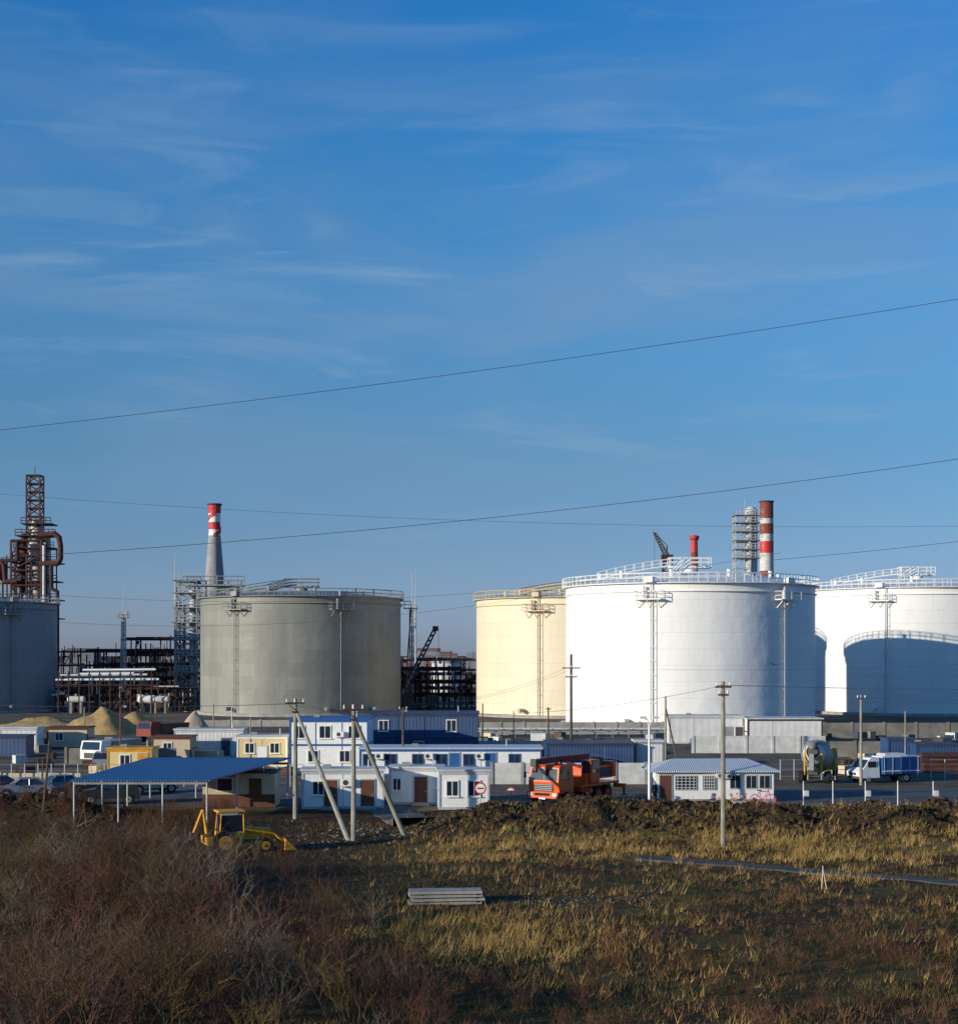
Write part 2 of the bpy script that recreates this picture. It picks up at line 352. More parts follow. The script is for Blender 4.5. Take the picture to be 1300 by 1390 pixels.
    for ang in (-35,20,48):
        a=math.radians(ang); nrm=Vector((math.sin(a),-math.cos(a),0))
        o.cyl('nozzles',trim,nrm*(R-.1)+Vector((0,0,1.3)),nrm*(R+1.6)+Vector((0,0,1.3)),.35,n=10)
    o.done((X,Y,0))
M['tw']=tankmat('tank_white',(.82,.815,.79),19,.04,.08)
M['tc']=tankmat('tank_cream',(.74,.66,.49),19,.05,.1)
M['tg']=tankmat('tank_grey',(.29,.295,.26),19,.16,.28)
M['tb']=tankmat('tank_bluegrey',(.24,.28,.32),19,.08,.2)
tank('white_storage_tank',PX(935,240),240,19.1,21.3,'tw','white',[-24,37],[-25,38],-15,2.3)
tank('white_storage_tank',PX(1243,294),294,21.2,22.9,'tw','white',[-30,22],[-33,25],-25,2.3)
tank('cream_storage_tank',PX(788,282),282,19,20.8,'tc','cream',[-26,20],[-27],-50,1.2)
tank('grey_storage_tank',PX(409,290),290,18.6,21.3,'tg','grey',[-32,28],[-31,28],-20,1.5)
tank('bluegrey_storage_tank',PX(-60,300),300,19,20.8,'tb','grey',[25,50],[50],20,1.5)
o=O('tank_access_stair'); Z=290
for k in range(3):
    x0=PX(545,Z); z=19.6-k*.05
    o.box('landing','rustd',(x0+.8+k*.9,Z,z),(.86,1.6,.15)); 
o.rail('landing_rail','rustd',[(PX(541,Z),Z-.8,19.6),(PX(549,Z),Z-.8,19.6),(PX(558,Z),Z-.8,19.6)],1.3,.07)
o.bar('support','rustd',(PX(558,Z),Z,19.5),(PX(548,Z),Z,0),.12); o.bar('support','rustd',(PX(556,Z),Z,19.5),(PX(556,Z),Z,0),.12); o.done()
# ---------------- left refinery unit
def refinery():
    Z=335; o=O('refinery_column_unit')
    z=lambda py:PZ(py,Z); x=lambda px:PX(px,Z)
    o.lattice('mast','rust',x(48),Z,2.9,2.9,z(735),z(646),8,.16)
    o.bar('mast','rust',(x(48),Z,z(646)),(x(48),Z,z(633)),.08)
    o.lattice('frame','rust',x(42),Z,6.5,6.5,0,z(735),11,.22)
    for px,r,py,m in((50,1.5,712,'offwhite'),(62,1.1,730,'ltgrey'),(33,.8,728,'rust')):
        o.cyl('vessels',m,(x(px),Z,0),(x(px),Z,z(py)),r,n=20); o.lathe('vessels',m,(x(px),Z,z(py)),[(r,0),(r*.8,r*.5),(.05,r*.8)],20)
    for py,w0,w1 in((712,34,74),(728,26,80),(745,24,78),(765,22,84),(790,20,82),(815,18,84),(840,20,84)):
        xa,xb=x(w0),x(w1); o.box('platforms','rustd',((xa+xb)/2,Z,z(py)),(xb-xa,5.5,.25))
        o.rail('platforms','rust',[(xa+(xb-xa)*i/6,Z-2.7,z(py)) for i in range(7)],1.3,.09)
    def elbow(pts,r,m): 
        o.path('process_pipes',m,pts,r,10)
        for p in pts[1:-1]: 
            o.lathe('process_pipes',m,p,[(.01,-r),(r*.7,-r*.7),(r,0),(r*.7,r*.7),(.01,r)],10)
    y=Z-3.3
    elbow([(x(60),y,z(728)),(x(80),y,z(726)),(x(86),y,z(731)),(x(88),y,z(742)),(x(88),y,z(760)),(x(84),y,z(766)),(x(60),y,z(766))],.6,'rust')
    elbow([(x(-10),y,z(765)),(x(8),y,z(764)),(x(12),y,z(768)),(x(14),y,z(790)),(x(30),y,z(790))],.5,'rust')
    elbow([(x(-20),y,z(787)),(x(6),y,z(787)),(x(8),y,z(762)),(x(30),y,z(762)),(x(30),y,z(735))],.4,'rustd')
    elbow([(x(76),y,z(766)),(x(76),y,z(800)),(x(84),y,z(804)),(x(84),y,0)],.4,'rustd')
    elbow([(x(66),y,z(742)),(x(66),y,z(820)),(x(78),y,z(822)),(x(78),y,0)],.35,'offwhite')
    for i in range(16):
        px=random.uniform(0,84); o.path('small_pipes',random.choice(['rust','rustd','grey']),[(x(px),Z-3,z(random.uniform(770,870))),(x(px),Z-3,z(random.uniform(740,790)))],.15,6)
    for i in range(5): o.bar('frame','rustd',(x(0),Z,z(770+i*22)),(x(40),Z,z(770+i*22)),.2)
    for px in(-5,10,20): o.bar('frame','rust',(x(px),Z,0),(x(px),Z,z(758)),.2)
    o.done()
refinery()
def chimney(name,px,Z,prof,bands):
    o=O(name)
    pr=[(r,PZ(py,Z)) for py,r in prof]
    def rad(zz):
        for (r0,z0),(r1,z1) in zip(pr,pr[1:]):
            if z1<=zz<=z0: return r0+(r1-r0)*(z0-zz)/(z0-z1)
        return pr[-1][0]
    for (a,b,m) in bands:
        za,zb=PZ(a,Z),max(0,PZ(b,Z)); k=6
        o.lathe('stack',m,(0,0,0),[(rad(zb+(za-zb)*i/k),zb+(za-zb)*i/k) for i in range(k+1)],28)
    z0=pr[0][1]; r=pr[0][0]
    o.lathe('rim','dkgrey',(0,0,0),[(r,z0-.01),(r+.2,z0),(r+.2,z0+.35),(r-.25,z0+.35),(r-.25,z0-2)],28)
    o.bar('ladder','dkgrey',(r*.4+.3,-r-.6,8),(r*.4,-r-.2,z0),.08)
    return o,(PX(px,Z),Z,0)
M['chgrey']=nmat('chimney_grey',(.27,.27,.28,1),.8,.15,.5)
o,p=chimney('striped_chimney',291.5,345,[(686,1.45),(700,1.3),(722,1.25),(745,1.6),(785,2.1),(980,4.2)],[(686,697,'red'),(697,709,'white'),(709,719,'red'),(719,727,'white'),(727,1100,'chgrey')])
zz0=PZ(727,345); zz1=PZ(697,345)
for i in range(16):
    t0=i/16; a0=t0*6.5;a1=(i+1)/16*6.5; r=1.42
    zc0=zz0+(zz1-zz0)*t0; zc1=zz0+(zz1-zz0)*(i+1)/16
    o.add('spiral_band','red',[(r*math.sin(a0),-r*math.cos(a0),zc0-.5),(r*math.sin(a1),-r*math.cos(a1),zc1-.5),(r*math.sin(a1),-r*math.cos(a1),zc1+.4),(r*math.sin(a0),-r*math.cos(a0),zc0+.4)],[(0,1,2,3)])
o.done(p)
o,p=chimney('striped_chimney',1040,390,[(682,1.65),(765,1.75),(1000,1.9)],[(682,694,'redbr'),(694,704,'redbr'),(704,711,'offwhite'),(711,725,'redbr'),(725,735,'offwhite'),(735,751,'red'),(751,775,'offwhite'),(775,1100,'redbr')])
o.done(p)
o,p=chimney('vent_stack',942,350,[(733,.75),(800,.9)],[(733,750,'red'),(750,1100,'redbr')]); o.lathe('cap','red',(0,0,PZ(733,350)),[(.8,0),(1.1,.4),(1.1,.9),(.3,1.1)],16); o.done(p)
def proc_tower():
    Z=375;o=O('process_tower'); x=lambda px:PX(px,Z); z=lambda py:PZ(py,Z)
    o.cyl('column','ltgrey',(x(1019),Z,0),(x(1019),Z,z(694)),1.5,n=20); o.lathe('column','ltgrey',(x(1019),Z,z(694)),[(1.5,0),(1.2,.8),(.05,1.3)],20)
    o.lattice('frame','ltgrey',x(1006),Z,3.6,3.6,0,z(700),14,.13)
    for py in (700,710,722,734,746,758):
        o.box('platforms','grey',(x(1012),Z,z(py)),(6.4,5,.2)); o.rail('platforms','ltgrey',[(x(997)+i*.9,Z-2.5,z(py)) for i in range(8)],1.3,.08)
    o.bar('mast','ltgrey',(x(1010),Z,z(700)),(x(1010),Z,z(678)),.1); o.bar('mast','ltgrey',(x(1024),Z,z(694)),(x(1024),Z,z(684)),.1)
    o.done()
proc_tower()
def leftframe():
    Z=318;o=O('steel_process_frame'); x=lambda px:PX(px,Z); z=lambda py:PZ(py,Z)
    o.lattice('tower','grey',x(256),Z,4.2,4.2,0,z(790),11,.16)
    o.lattice('tower','grey',x(242),Z+2,1.8,1.8,0,z(820),10,.13)
    for py in(788,805,825,845,868,890,912):
        o.box('platforms','grey',(x(256),Z,z(py)),(6,5,.2)); o.rail('platforms','ltgrey',[(x(240)+i*.9,Z-2.5,z(py)) for i in range(7)],1.2,.07)
    o.box('upper_deck','grey',(x(292),Z,z(795)),(11.5,6,.3)); o.rail('upper_deck','grey',[(x(252)+i*1.4,Z-3,z(795)) for i in range(10)],1.8,.1)
    for px in (265,280,310,328): o.bar('legs','grey',(x(px),Z,0),(x(px),Z,z(788)),.2)
    o.cyl('vessel','ltgrey',(x(300),Z,z(800)),(x(325),Z,z(800)),.9,n=14)
    o.cyl('vessel','ltgrey',(x(262),Z+1,0),(x(262),Z+1,z(800)),.9,n=14)
    o.done()
leftframe()
def rack(name,px0,px1,Z,ztop,levels,mats,nb,extra=25):
    o=O(name); x0,x1=PX(px0,Z),PX(px1,Z)
    for i in range(nb+1):
        x=x0+(x1-x0)*i/nb
        for dy in(0,5):
            o.bar('columns',mats[0],(x,Z+dy,0),(x,Z+dy,ztop*random.uniform(.75,1)),.18)
        for k in range(levels):
            z=ztop*(k+1)/levels*.92; o.bar('beams',mats[0],(x,Z,z),(x,Z+5,z),.16)
        if i<nb and random.random()<.4:
            k=random.randint(0,levels-1); xb=x+(x1-x0)/nb; o.bar('bracing',mats[0],(x,Z,ztop*k/levels*.92),(xb,Z,ztop*(k+1)/levels*.92),.1)
    for k in range(levels):
        z=ztop*(k+1)/levels*.92
        o.bar('beams',mats[0],(x0,Z,z),(x1,Z,z),.18); o.bar('beams',mats[1],(x0,Z+5,z),(x1,Z+5,z),.18)
        for j in range(5):
            a=random.uniform(0,.5);b=random.uniform(.5,1); m=random.choice(mats)
            o.cyl('pipes',m,(x0+(x1-x0)*a,Z+.6+j*.8,z+.35),(x0+(x1-x0)*b,Z+.6+j*.8,z+.35),random.uniform(.12,.33),n=8)
    for j in range(extra):
        x=random.uniform(x0,x1);z=random.uniform(0,ztop*.9); 
        if random.random()<.6: o.bar('fittings',random.choice(mats),(x,Z-.5,z),(x,Z-.5,z+random.uniform(1,3)),.1)
        else: o.box('fittings',random.choice(mats),(x,Z-.3,z),(random.uniform(.3,1.3),.6,random.uniform(.3,1.0)))
    o.done()
rack('pipe_rack',75,285,325,12.5,4,['rustd','rust','grey'],18,80)
rack('pipe_rack',75,262,296,4.8,2,['rustd','rust','offwhite'],20,80)
rack('pipe_rack',165,285,345,15.5,4,['rustd','rust','rustd'],9,50)
rack('pipe_rack',540,648,312,8.5,3,['rustd','rust','rust'],14,90)
rack('pipe_rack',545,648,345,10.5,3,['rustd','grey','offwhite'],9,50)
o=O('insulated_pipe_bundle')
for j in range(9): 
    yy=284+j*.6; zz=6.3+.7*math.sin(j*1.3)+j*.18
    o.cyl('pipe','offwhite' if j%3==1 else 'white',(PX(76+j*5,284),yy,zz),(PX(216-(j*17)%46,284),yy,zz+.1),.2,n=10)
for px in range(80,215,14): o.bar('support','rustd',(PX(px,283.7),283.5,0),(PX(px,283.7),283.5,8),.14)
o.bar('beam','rustd',(PX(76,283.7),283.5,5.3),(PX(214,283.7),283.5,5.3),.15)
o.done()
for px,m,r in((104,'offwhite',.6),(200,'white',.75),(218,'offwhite',.65)):
    o=O('horizontal_vessel'); x=PX(px,288); o.cyl('shell',m,(x-1.4,288,2.6),(x+1.4,288,2.6),r,n=18); 
    for s in(-1,1): o.cyl('shell',m,(x+s*1.4,288,2.6),(x+s*1.65,288,2.6),r,r*.55,n=18); o.box('saddle','conc',(x+s*.9,288,1.0),(.4,1.2,2.0))
    o.cyl('manway','grey',(x,288,2.6+r-.1),(x,288,2.6+r+.4),.25,n=10); o.done()
o=O('distant_storage_tank'); X0=PX(605,420); o.lathe('shell','offwhite',(X0,420,0),[(4,0),(4,9.0),(.1,10.2)],24); o.lathe('cap','grey',(X0,420,0),[(4.1,8.7),(4.1,9.1)],24); o.done()
def mast(name,px,Z,py,plat=None,r=.16):
    o=O(name); x=PX(px,Z); zt=PZ(py,Z); o.cyl('mast','ltgrey',(x,Z,0),(x,Z,zt*.75),r*1.6,r,n=8); o.cyl('mast','ltgrey',(x,Z,zt*.75),(x,Z,zt),r*.6,r*.25,n=6)
    if plat:
        z=PZ(plat,Z); o.box('lamp_platform','ltgrey',(x,Z,z),(2.0,2.0,.2)); o.rail('lamp_platform','ltgrey',[(x-1,Z-1,z),(x,Z-1,z),(x+1,Z-1,z),(x+1,Z+1,z),(x-1,Z+1,z)],1.1,.07,True)
        for k in(-.75,-.25,.25,.75): o.box('floodlights','ltgrey',(x+k,Z-1.1,z+.7),(.35,.3,.45))
        o.lattice('body','ltgrey',x,Z,1.3,1.3,0,z,10,.06,.7)
    o.done()
mast('floodlight_mast',168,320,795,838); mast('lightning_mast',238,330,750); mast('floodlight_mast',559,320,775,828); mast('lightning_mast',564,335,770)
def crane(name,px0,py0,px1,py1,Z,m1,m2):
    o=O(name); a=Vector((PX(px0,Z),Z,PZ(py0,Z))); b=Vector((PX(px1,Z),Z,PZ(py1,Z)))
    off=[Vector((.5,.4,0)),Vector((-.5,.4,0)),Vector((.5,-.4,0)),Vector((-.5,-.4,0))]
    for q in off: o.bar('boom',m1,a+q,b+q*.6,.14)
    for i in range(14):
        p=a.lerp(b,i/14);p2=a.lerp(b,(i+1)/14); o.bar('boom',m1,p+off[0],p2+off[3],.09); o.bar('boom',m1,p+off[1],p2+off[2],.09); o.bar('boom',m1,p+off[2],p2+off[3],.09)
    o.cyl('boom_core','ltgrey',a,a.lerp(b,.5),.3,.27,n=4)
    o.box('boom_head',m2,tuple(b),(1.1,.9,.9)); o.bar('hoist_cable','wire',b+Vector((.6,0,0)),b+Vector((.6,0,-4)),.05); o.box('hook_block','dullyel',tuple(b+Vector((.6,0,-4.3))),(.35,.4,.6))
    o.box('chassis','dkgrey',(a.x+2,Z,1.1),(9,2.5,.5)); o.box('superstructure',m2,(a.x,Z,2.3),(3,2.4,1.9)); o.box('operator_cab',m2,(a.x+1.8,Z-.8,2.5),(1.2,1,1.8)); o.box('operator_cab','glass',(a.x+2,Z-1.31,2.8),(.9,.02,.9))
    o.box('driver_cab',m2,(a.x+6,Z,2),(2,2.4,1.9)); o.box('driver_cab','glass',(a.x+6.2,Z-1.21,2.4),(1.3,.02,.7))
    if a.z>3.3: o.cyl('boom',m1,(a.x-.8,Z,2.5),tuple(a),.5,.5,n=4)
    for k in(-1.5,0,3.5,5.5):
        for s in(-1.1,1.1): o.cyl('wheels','black',(a.x+k,Z+s-.2,.55),(a.x+k,Z+s+.2,.55),.55,n=14)
    o.done()
crane('mobile_crane',545,945,591,853,303,'dkgrey','dkgrey')
def towercrane():
    Z=335;o=O('lattice_crane'); x=lambda p:PX(p,Z); z=lambda p:PZ(p,Z)
    a=Vector((x(905),Z,z(756)));b=Vector((x(888),Z,z(723)))
    off=[Vector((.45,.4,0)),Vector((-.45,.4,0)),Vector((.45,-.4,0)),Vector((-.45,-.4,0))]
    for q in off: o.bar('jib','wood',a+q*1.4,b+q*.4,.11)
    for i in range(9):
        p=a.lerp(b,i/9);p2=a.lerp(b,(i+1)/9); o.bar('jib','rustd',p+off[0],p2+off[3],.09); o.bar('jib','rustd',p+off[1],p2+off[2],.09)
    o.bar('stay','rustd',a+Vector((0,0,2.5)),b,.07); o.bar('stay','rustd',a+Vector((0,0,2.5)),a,.15)
    o.bar('hook_line','wire',b,b-Vector((0,0,8)),.05)
    o.box('machinery','rustd',tuple(a+Vector((0,0,-.3))),(2.4,2,1.5)); o.lattice('mast','rustd',a.x,Z,1.8,1.8,0,a.z-1,14,.14); o.done()
towercrane()
# ---------------- cabins
def cabin(name,px0,px1,Z,h,dep,wall,trim,roof,wins=(),doors=(),acs=(),rz=0,storeys=1,roofh=.14,winm='white'):
    o=O(name); w=PX(px1,Z)-PX(px0,Z)
    o.box('walls',wall,(0,dep/2,h/2),(w,dep,h))
    for sx in(-1,1):
        o.box('frame',trim,(sx*(w/2-.06),-.012,h/2),(.16,.06,h-.01)); o.box('frame',trim,(sx*(w/2+.012),dep/2,h/2),(.05,dep*.99,.12))
    hs=h/storeys
    for k in range(storeys+1): o.box('frame',trim,(0,-.018,min(h-.12,max(.1,k*hs))),(w-.3,.07,.18))
    o.box('roof',roof,(0,dep/2,h+roofh/2+.003),(w+.25,dep+.25,roofh))
    nseg=int(w/2.4)
    for i in range(1,nseg): o.box('panel_joints',trim if storeys>1 else 'grey',(-w/2+w*i/nseg,-.008,h/2),(.09 if storeys>1 else .035,.02,h-.5))
    for (fx,fz,ww,wh) in wins:
        x=(fx-.5)*w; o.box('windows',winm,(x,-.03,fz),(ww+.18,.08,wh+.18)); o.box('windows','glass',(x,-.06,fz),(ww,.04,wh)); o.box('windows',winm,(x,-.085,fz),(.06,.02,wh)); o.box('windows',winm,(x,-.08,fz-wh/2-.1),(ww+.25,.2,.05))
    for (fx,m) in doors:
        x=(fx-.5)*w; o.box('door','ltgrey',(x,-.03,1.08),(1.08,.07,2.12)); o.box('door',m,(x,-.06,1.05),(.92,.05,2.0)); o.box('door','chrome',(x+.35,-.1,1.0),(.12,.05,.05)); o.box('door_step','conc',(x,-.5,.1),(1.3,.8,.2))
    for (fx,fz) in acs:
        x=(fx-.5)*w; o.box('air_conditioner','white',(x,-.25,fz),(.75,.3,.52)); o.cyl('air_conditioner','dkgrey',(x-.1,-.405,fz),(x-.1,-.415,fz),.19,n=14); o.bar('air_conditioner','grey',(x-.3,-.05,fz-.32),(x-.3,-.38,fz-.3),.03)
    if acs or doors: o.cyl('flue','ltgrey',(w*.31,dep*.6,h),(w*.31,dep*.6,h+.7),.06,n=8); o.box('roof_clutter','grey',(-w*.2,dep*.5,h+roofh+.12),(.6,.5,.22))
    return o.done(((PX(px0,Z)+PX(px1,Z))/2,Z,0),rz)
cabin('two_storey_site_office',393,500,147,4.75,7,'white','blue','blue',[(.12,3.6,1,1.1),(.45,3.6,1,1.1),(.82,3.6,1,1.1),(.3,1.3,.9,1),(.7,1.3,.9,1)],[],[(.64,3.4)],storeys=2)
cabin('two_storey_site_office',503,649,158,4.85,7,'bluecor','dkblue','dkblue',[(.12,3.7,.9,1),(.75,3.7,.9,1.1)],[(.45,'dkblue')],[],storeys=2)
cabin('site_office_row',488,735,140,2.4,5,'white','blue','palebl',[(.05,1.45,.9,.9),(.17,1.45,.9,.9),(.32,1.45,.9,.9),(.45,1.45,.9,.9),(.60,1.45,.9,.9),(.85,1.45,.9,.9)],[(.52,'blue'),(.72,'blue')],[(.11,1.8),(.38,1.8),(.66,1.8)],winm='blue')
cabin('blue_warehouse',742,860,149,2.3,6,'bluecor','dkblue','dkblue')
cabin('white_portable_cabin',410,521,110,2.7,2.6,'white','ltgrey','offwhite',[(.2,1.5,.7,.9)],[(.35,'brown'),(.8,'brown')],[(.55,1.9)],rz=.06)
cabin('white_portable_cabin',528,600,113,2.65,2.6,'white','ltgrey','offwhite',[(.15,1.5,.5,.8)],[(.6,'brown')],[],rz=-.02)
cabin('white_portable_cabin',595,664,109.5,2.7,2.6,'white','ltgrey','offwhite',[(.27,1.5,.75,1.0),(.7,1.5,.75,1.0)],[],[],rz=.05)
cabin('yellow_portable_cabin',322,390,150,3.0,3,'paleyel','white','ltgrey',[(.25,1.9,.8,.9),(.75,1.9,.8,.9)],[(.5,'white')])
cabin('yellow_portable_cabin',146,206,140,2.4,3,'paleyel','dullyel','dullyel',[(.4,1.4,.8,.9)],[(.8,'dullyel')])
cabin('white_portable_cabin',237,330,165,2.9,3,'whitecor','ltgrey','offwhite',[],[(.75,'dkblue')])
cabin('cream_portable_cabin',206,260,160,2.4,3,'cream','brown','brown',[(.4,1.4,.8,.8)],[])
cabin('shipping_container',0,50,175,2.6,3,'whitecor','ltgrey','offwhite'); cabin('shipping_container',-20,36,165,2.2,3,'bluecor','dkblue','dkblue')
cabin('shipping_container',64,120,180,2.4,3,'cream','brown','rust',[(.3,1.4,.8,.8)])
cabin('white_portable_cabin',908,1008,190,3.3,5,'whitecor','ltgrey','offwhite',[],[(.8,'grey'),(.95,'dkgrey')]); cabin('white_portable_cabin',1014,1116,188,3.1,5,'whitecor','rustd','offwhite',[],[])
cabin('shipping_container',1243,1300,150,2.2,3,'bluecor','dkblue','dkblue'); cabin('shipping_container',1205,1240,152,2.6,3,'bluecor','dkblue','dkblue')
cabin('shipping_container',862,900,150,2.5,3,'whitecor','grey','offwhite')
def wall(name,px0,px1,Z,h,mat,th=.3,bay=4,postm=None):
    o=O(name); x0,x1=PX(px0,Z),PX(px1,Z); n=max(1,int((x1-x0)/bay))
    for i in range(n):
        a=x0+(x1-x0)*i/n;b=x0+(x1-x0)*(i+1)/n; o.box('panels',mat,((a+b)/2,Z,h/2),(b-a-.04,th,h))
        o.box('posts',postm or mat,(a,Z-.03,h/2+.05),(.28,th+.1,h+.1))
    o.done()
wall('concrete_bund_wall',648,1120,207,1.9,'conc',.3,3); wall('concrete_bund_wall',1112,1330,203,2.0,'concd',.3,4)
wall('concrete_bund_wall',270,395,235,1.0,'conc')
wall('site_fence',940,1120,172,1.9,'offwhite',.1,2.5); wall('site_fence',640,735,168,1.6,'offwhite',.1,2.5); wall('site_fence',1115,1205,160,2.0,'concd',.1,2.5)
wall('site_fence',0,110,128.9,1.1,'cream',.08,2.5); wall('site_fence',90,240,155,1.6,'concd',.1,3)
wall('concrete_fence',667,960,131,1.8,'offwhite',.12,2.5,postm='conc')
o=O('pipeline')
for k,m in((0,'ltgrey'),(1,'offwhite')): o.cyl('pipe',m,(PX(648,205),205-k*.6,.8+.35*k),(PX(910,205),205-k*.6,.8+.35*k),.14,n=8)
for i in range(12): o.bar('pipe_support','grey',(PX(655+i*22,203.9),203.9,0),(PX(655+i*22,203.9),203.9,1.3),.07)
o.done()
def heap(name,px,Z,r,h,mat,sx=1.5):
    vs=[];fs=[];n=40;m=12
    for k in range(m+1):
        rr=r*k/m
        for i in range(n):
            t=2*math.pi*i/n; q=1+.18*nn3(math.cos(t)*1.3,math.sin(t)*1.3,px); x=rr*math.cos(t)*sx*q;y=rr*math.sin(t)*q
            z=h*max(0,(1-(k/m)))**.9*(1+.3*nn3(x*.35,y*.35,px))+.25*nn3(x,y,1)-(.2 if k==m else 0)
            vs.append((x,y,z))
    for k in range(m):
        for i in range(n): fs.append((k*n+i,(k+1)*n+i,(k+1)*n+(i+1)%n,k*n+(i+1)%n))
    o=O(name); o.add(name,mat,vs,fs,True); o.done((PX(px,Z),Z,0))
heap('sand_heap',138,215,4.0,3.8,'sand',1.6); heap('sand_heap',185,222,3.2,2.8,'sand',1.5); heap('sand_heap',60,235,3.5,1.6,'sand',2)
M['grv']=nmat('gravel_heap_mat',(.38,.31,.22,1),.95,.25,1.2,bump=.8,bscale=5)
heap('gravel_heap',266,205,2.3,3.6,'grv',1.2)
def canopy():
    o=O('blue_canopy'); z=2.75
    q=[(-26.4,100),(-17.4,100),(-14.4,118.5),(-25.3,118.5)]
    top=[(x,y,z+.12+(y-100)*.012) for x,y in q]; bot=[(x,y,zz-.1) for x,y,zz in top]
    o.add('roof','roofblue',top+bot,[(0,1,2,3),(7,6,5,4),(0,4,5,1),(1,5,6,2),(2,6,7,3),(3,7,4,0)])
    for i in range(4):
        for j in range(4):
            u=i/3;v=j/3; xa=-26.2+8.6*u; xb=-25.1+10.5*u; x=xa+(xb-xa)*v; y=100.2+18*v
            if 0<i<3 and 0<j<3: continue
            o.cyl('posts','ltgrey',(x,y,hgt(x,y)-.2),(x,y,z),.06,n=8)
    for j in range(4):
        v=j/3; y=100.2+18*v; o.box('beams','grey',((-26.2-17.6)/2*(1-v)+(-25.1-14.6)/2*v,y,z-.1),(8.6+1.9*v,.1,.16))
    o.done()
    o=O('guard_hut'); o.box('walls','cream',(0,0,1.2),(5.2,3,2.4)); o.box('lower_band','brown',(0,-1.52,.45),(5.22,.04,.9)); o.box('window','white',(-1,-1.52,1.6),(1.2,.06,1)); o.box('window','glass',(-1,-1.55,1.6),(1.05,.04,.85)); o.box('door','brown',(1.2,-1.52,1.05),(.9,.06,2))
    o.box('roof','dkgrey',(0,0,2.45),(5.4,3.2,.1)); o.done((-17.3,113,0))
canopy()
def booth():
    o=O('white_gatehouse'); w=8.8;dep=4.2;h=2.35
    o.box('walls','white',(0,dep/2,h/2),(w,dep,h)); o.box('plinth','conc',(0,dep/2,.12),(w+.12,dep+.12,.24))
    e=.4; zr=h+.01; r1=[(-w/2-e,-e,zr),(w/2+e,-e,zr),(w/2+e,dep+e,zr),(-w/2-e,dep+e,zr)]
    rr=[(-w/2+1.6,dep/2,zr+.75),(w/2-1.6,dep/2,zr+.75)]; lo=[(x,y,z-.12) for x,y,z in r1]
    o.add('roof','palebl',r1+rr+lo,[(0,1,5,4),(1,2,5),(2,3,4,5),(3,0,4),(0,6,7,1),(1,7,8,2),(2,8,9,3),(3,9,6,0),(9,8,7,6)])
    for x,ww in((-2.2,1.5),(-.45,.9)):
        o.box('windows','ltgrey',(x,-.03,1.45),(ww+.14,.07,1.1)); o.box('windows','glass',(x,-.05,1.45),(ww,.06,.96))
        for k in range(5): o.box('window_bars','white',(x-ww/2+ww*(k+.5)/5,-.1,1.45),(.03,.03,.98))
        for k in range(4): o.box('window_bars','white',(x,-.12,1.1+.23*k),(ww,.012,.025))
    for x in(1.5,2.7,3.7): o.box('windows','ltgrey',(x,-.03,1.5),(.85,.07,1.05)); o.box('windows','glass',(x,-.05,1.5),(.72,.06,.9)); o.box('windows','ltgrey',(x,-.085,1.5),(.04,.02,.9))
    o.box('door','ltgrey',(-3.7,-.03,1.05),(1,.07,2.05)); o.box('door','brown',(-3.7,-.05,1.03),(.86,.06,1.95))
    for x,z in((.3,2.0),(.95,1.95)): o.box('air_conditioner','offwhite',(x,-.25,z),(.5,.36,.36)); o.cyl('air_conditioner','dkgrey',(x,-.435,z),(x,-.445,z),.13,n=12)
    o.done((PX(970,115),115,0),.04)
    o=O('flower_bed'); 
    for i in range(30):
        x=random.uniform(-1.3,1.3); z=random.uniform(.2,.75); y=random.uniform(-.25,.25)
        o.bar('stems','dkgrey',(x,y,0),(x,y,z),.012)
        for k in range(6): 
            a=k*1.047; o.add('petals',random.choice(['pink','red','yellow','white']),[(x,y-.02,z),(x+.1*math.cos(a),y-.05,z+.1*math.sin(a)),(x+.1*math.cos(a+.8),y-.05,z+.1*math.sin(a+.8))],[(0,1,2)])
    o.box('planter','conc',(0,0,.12),(2.8,.7,.24)); o.done((PX(988,114),113.6,0))
booth()
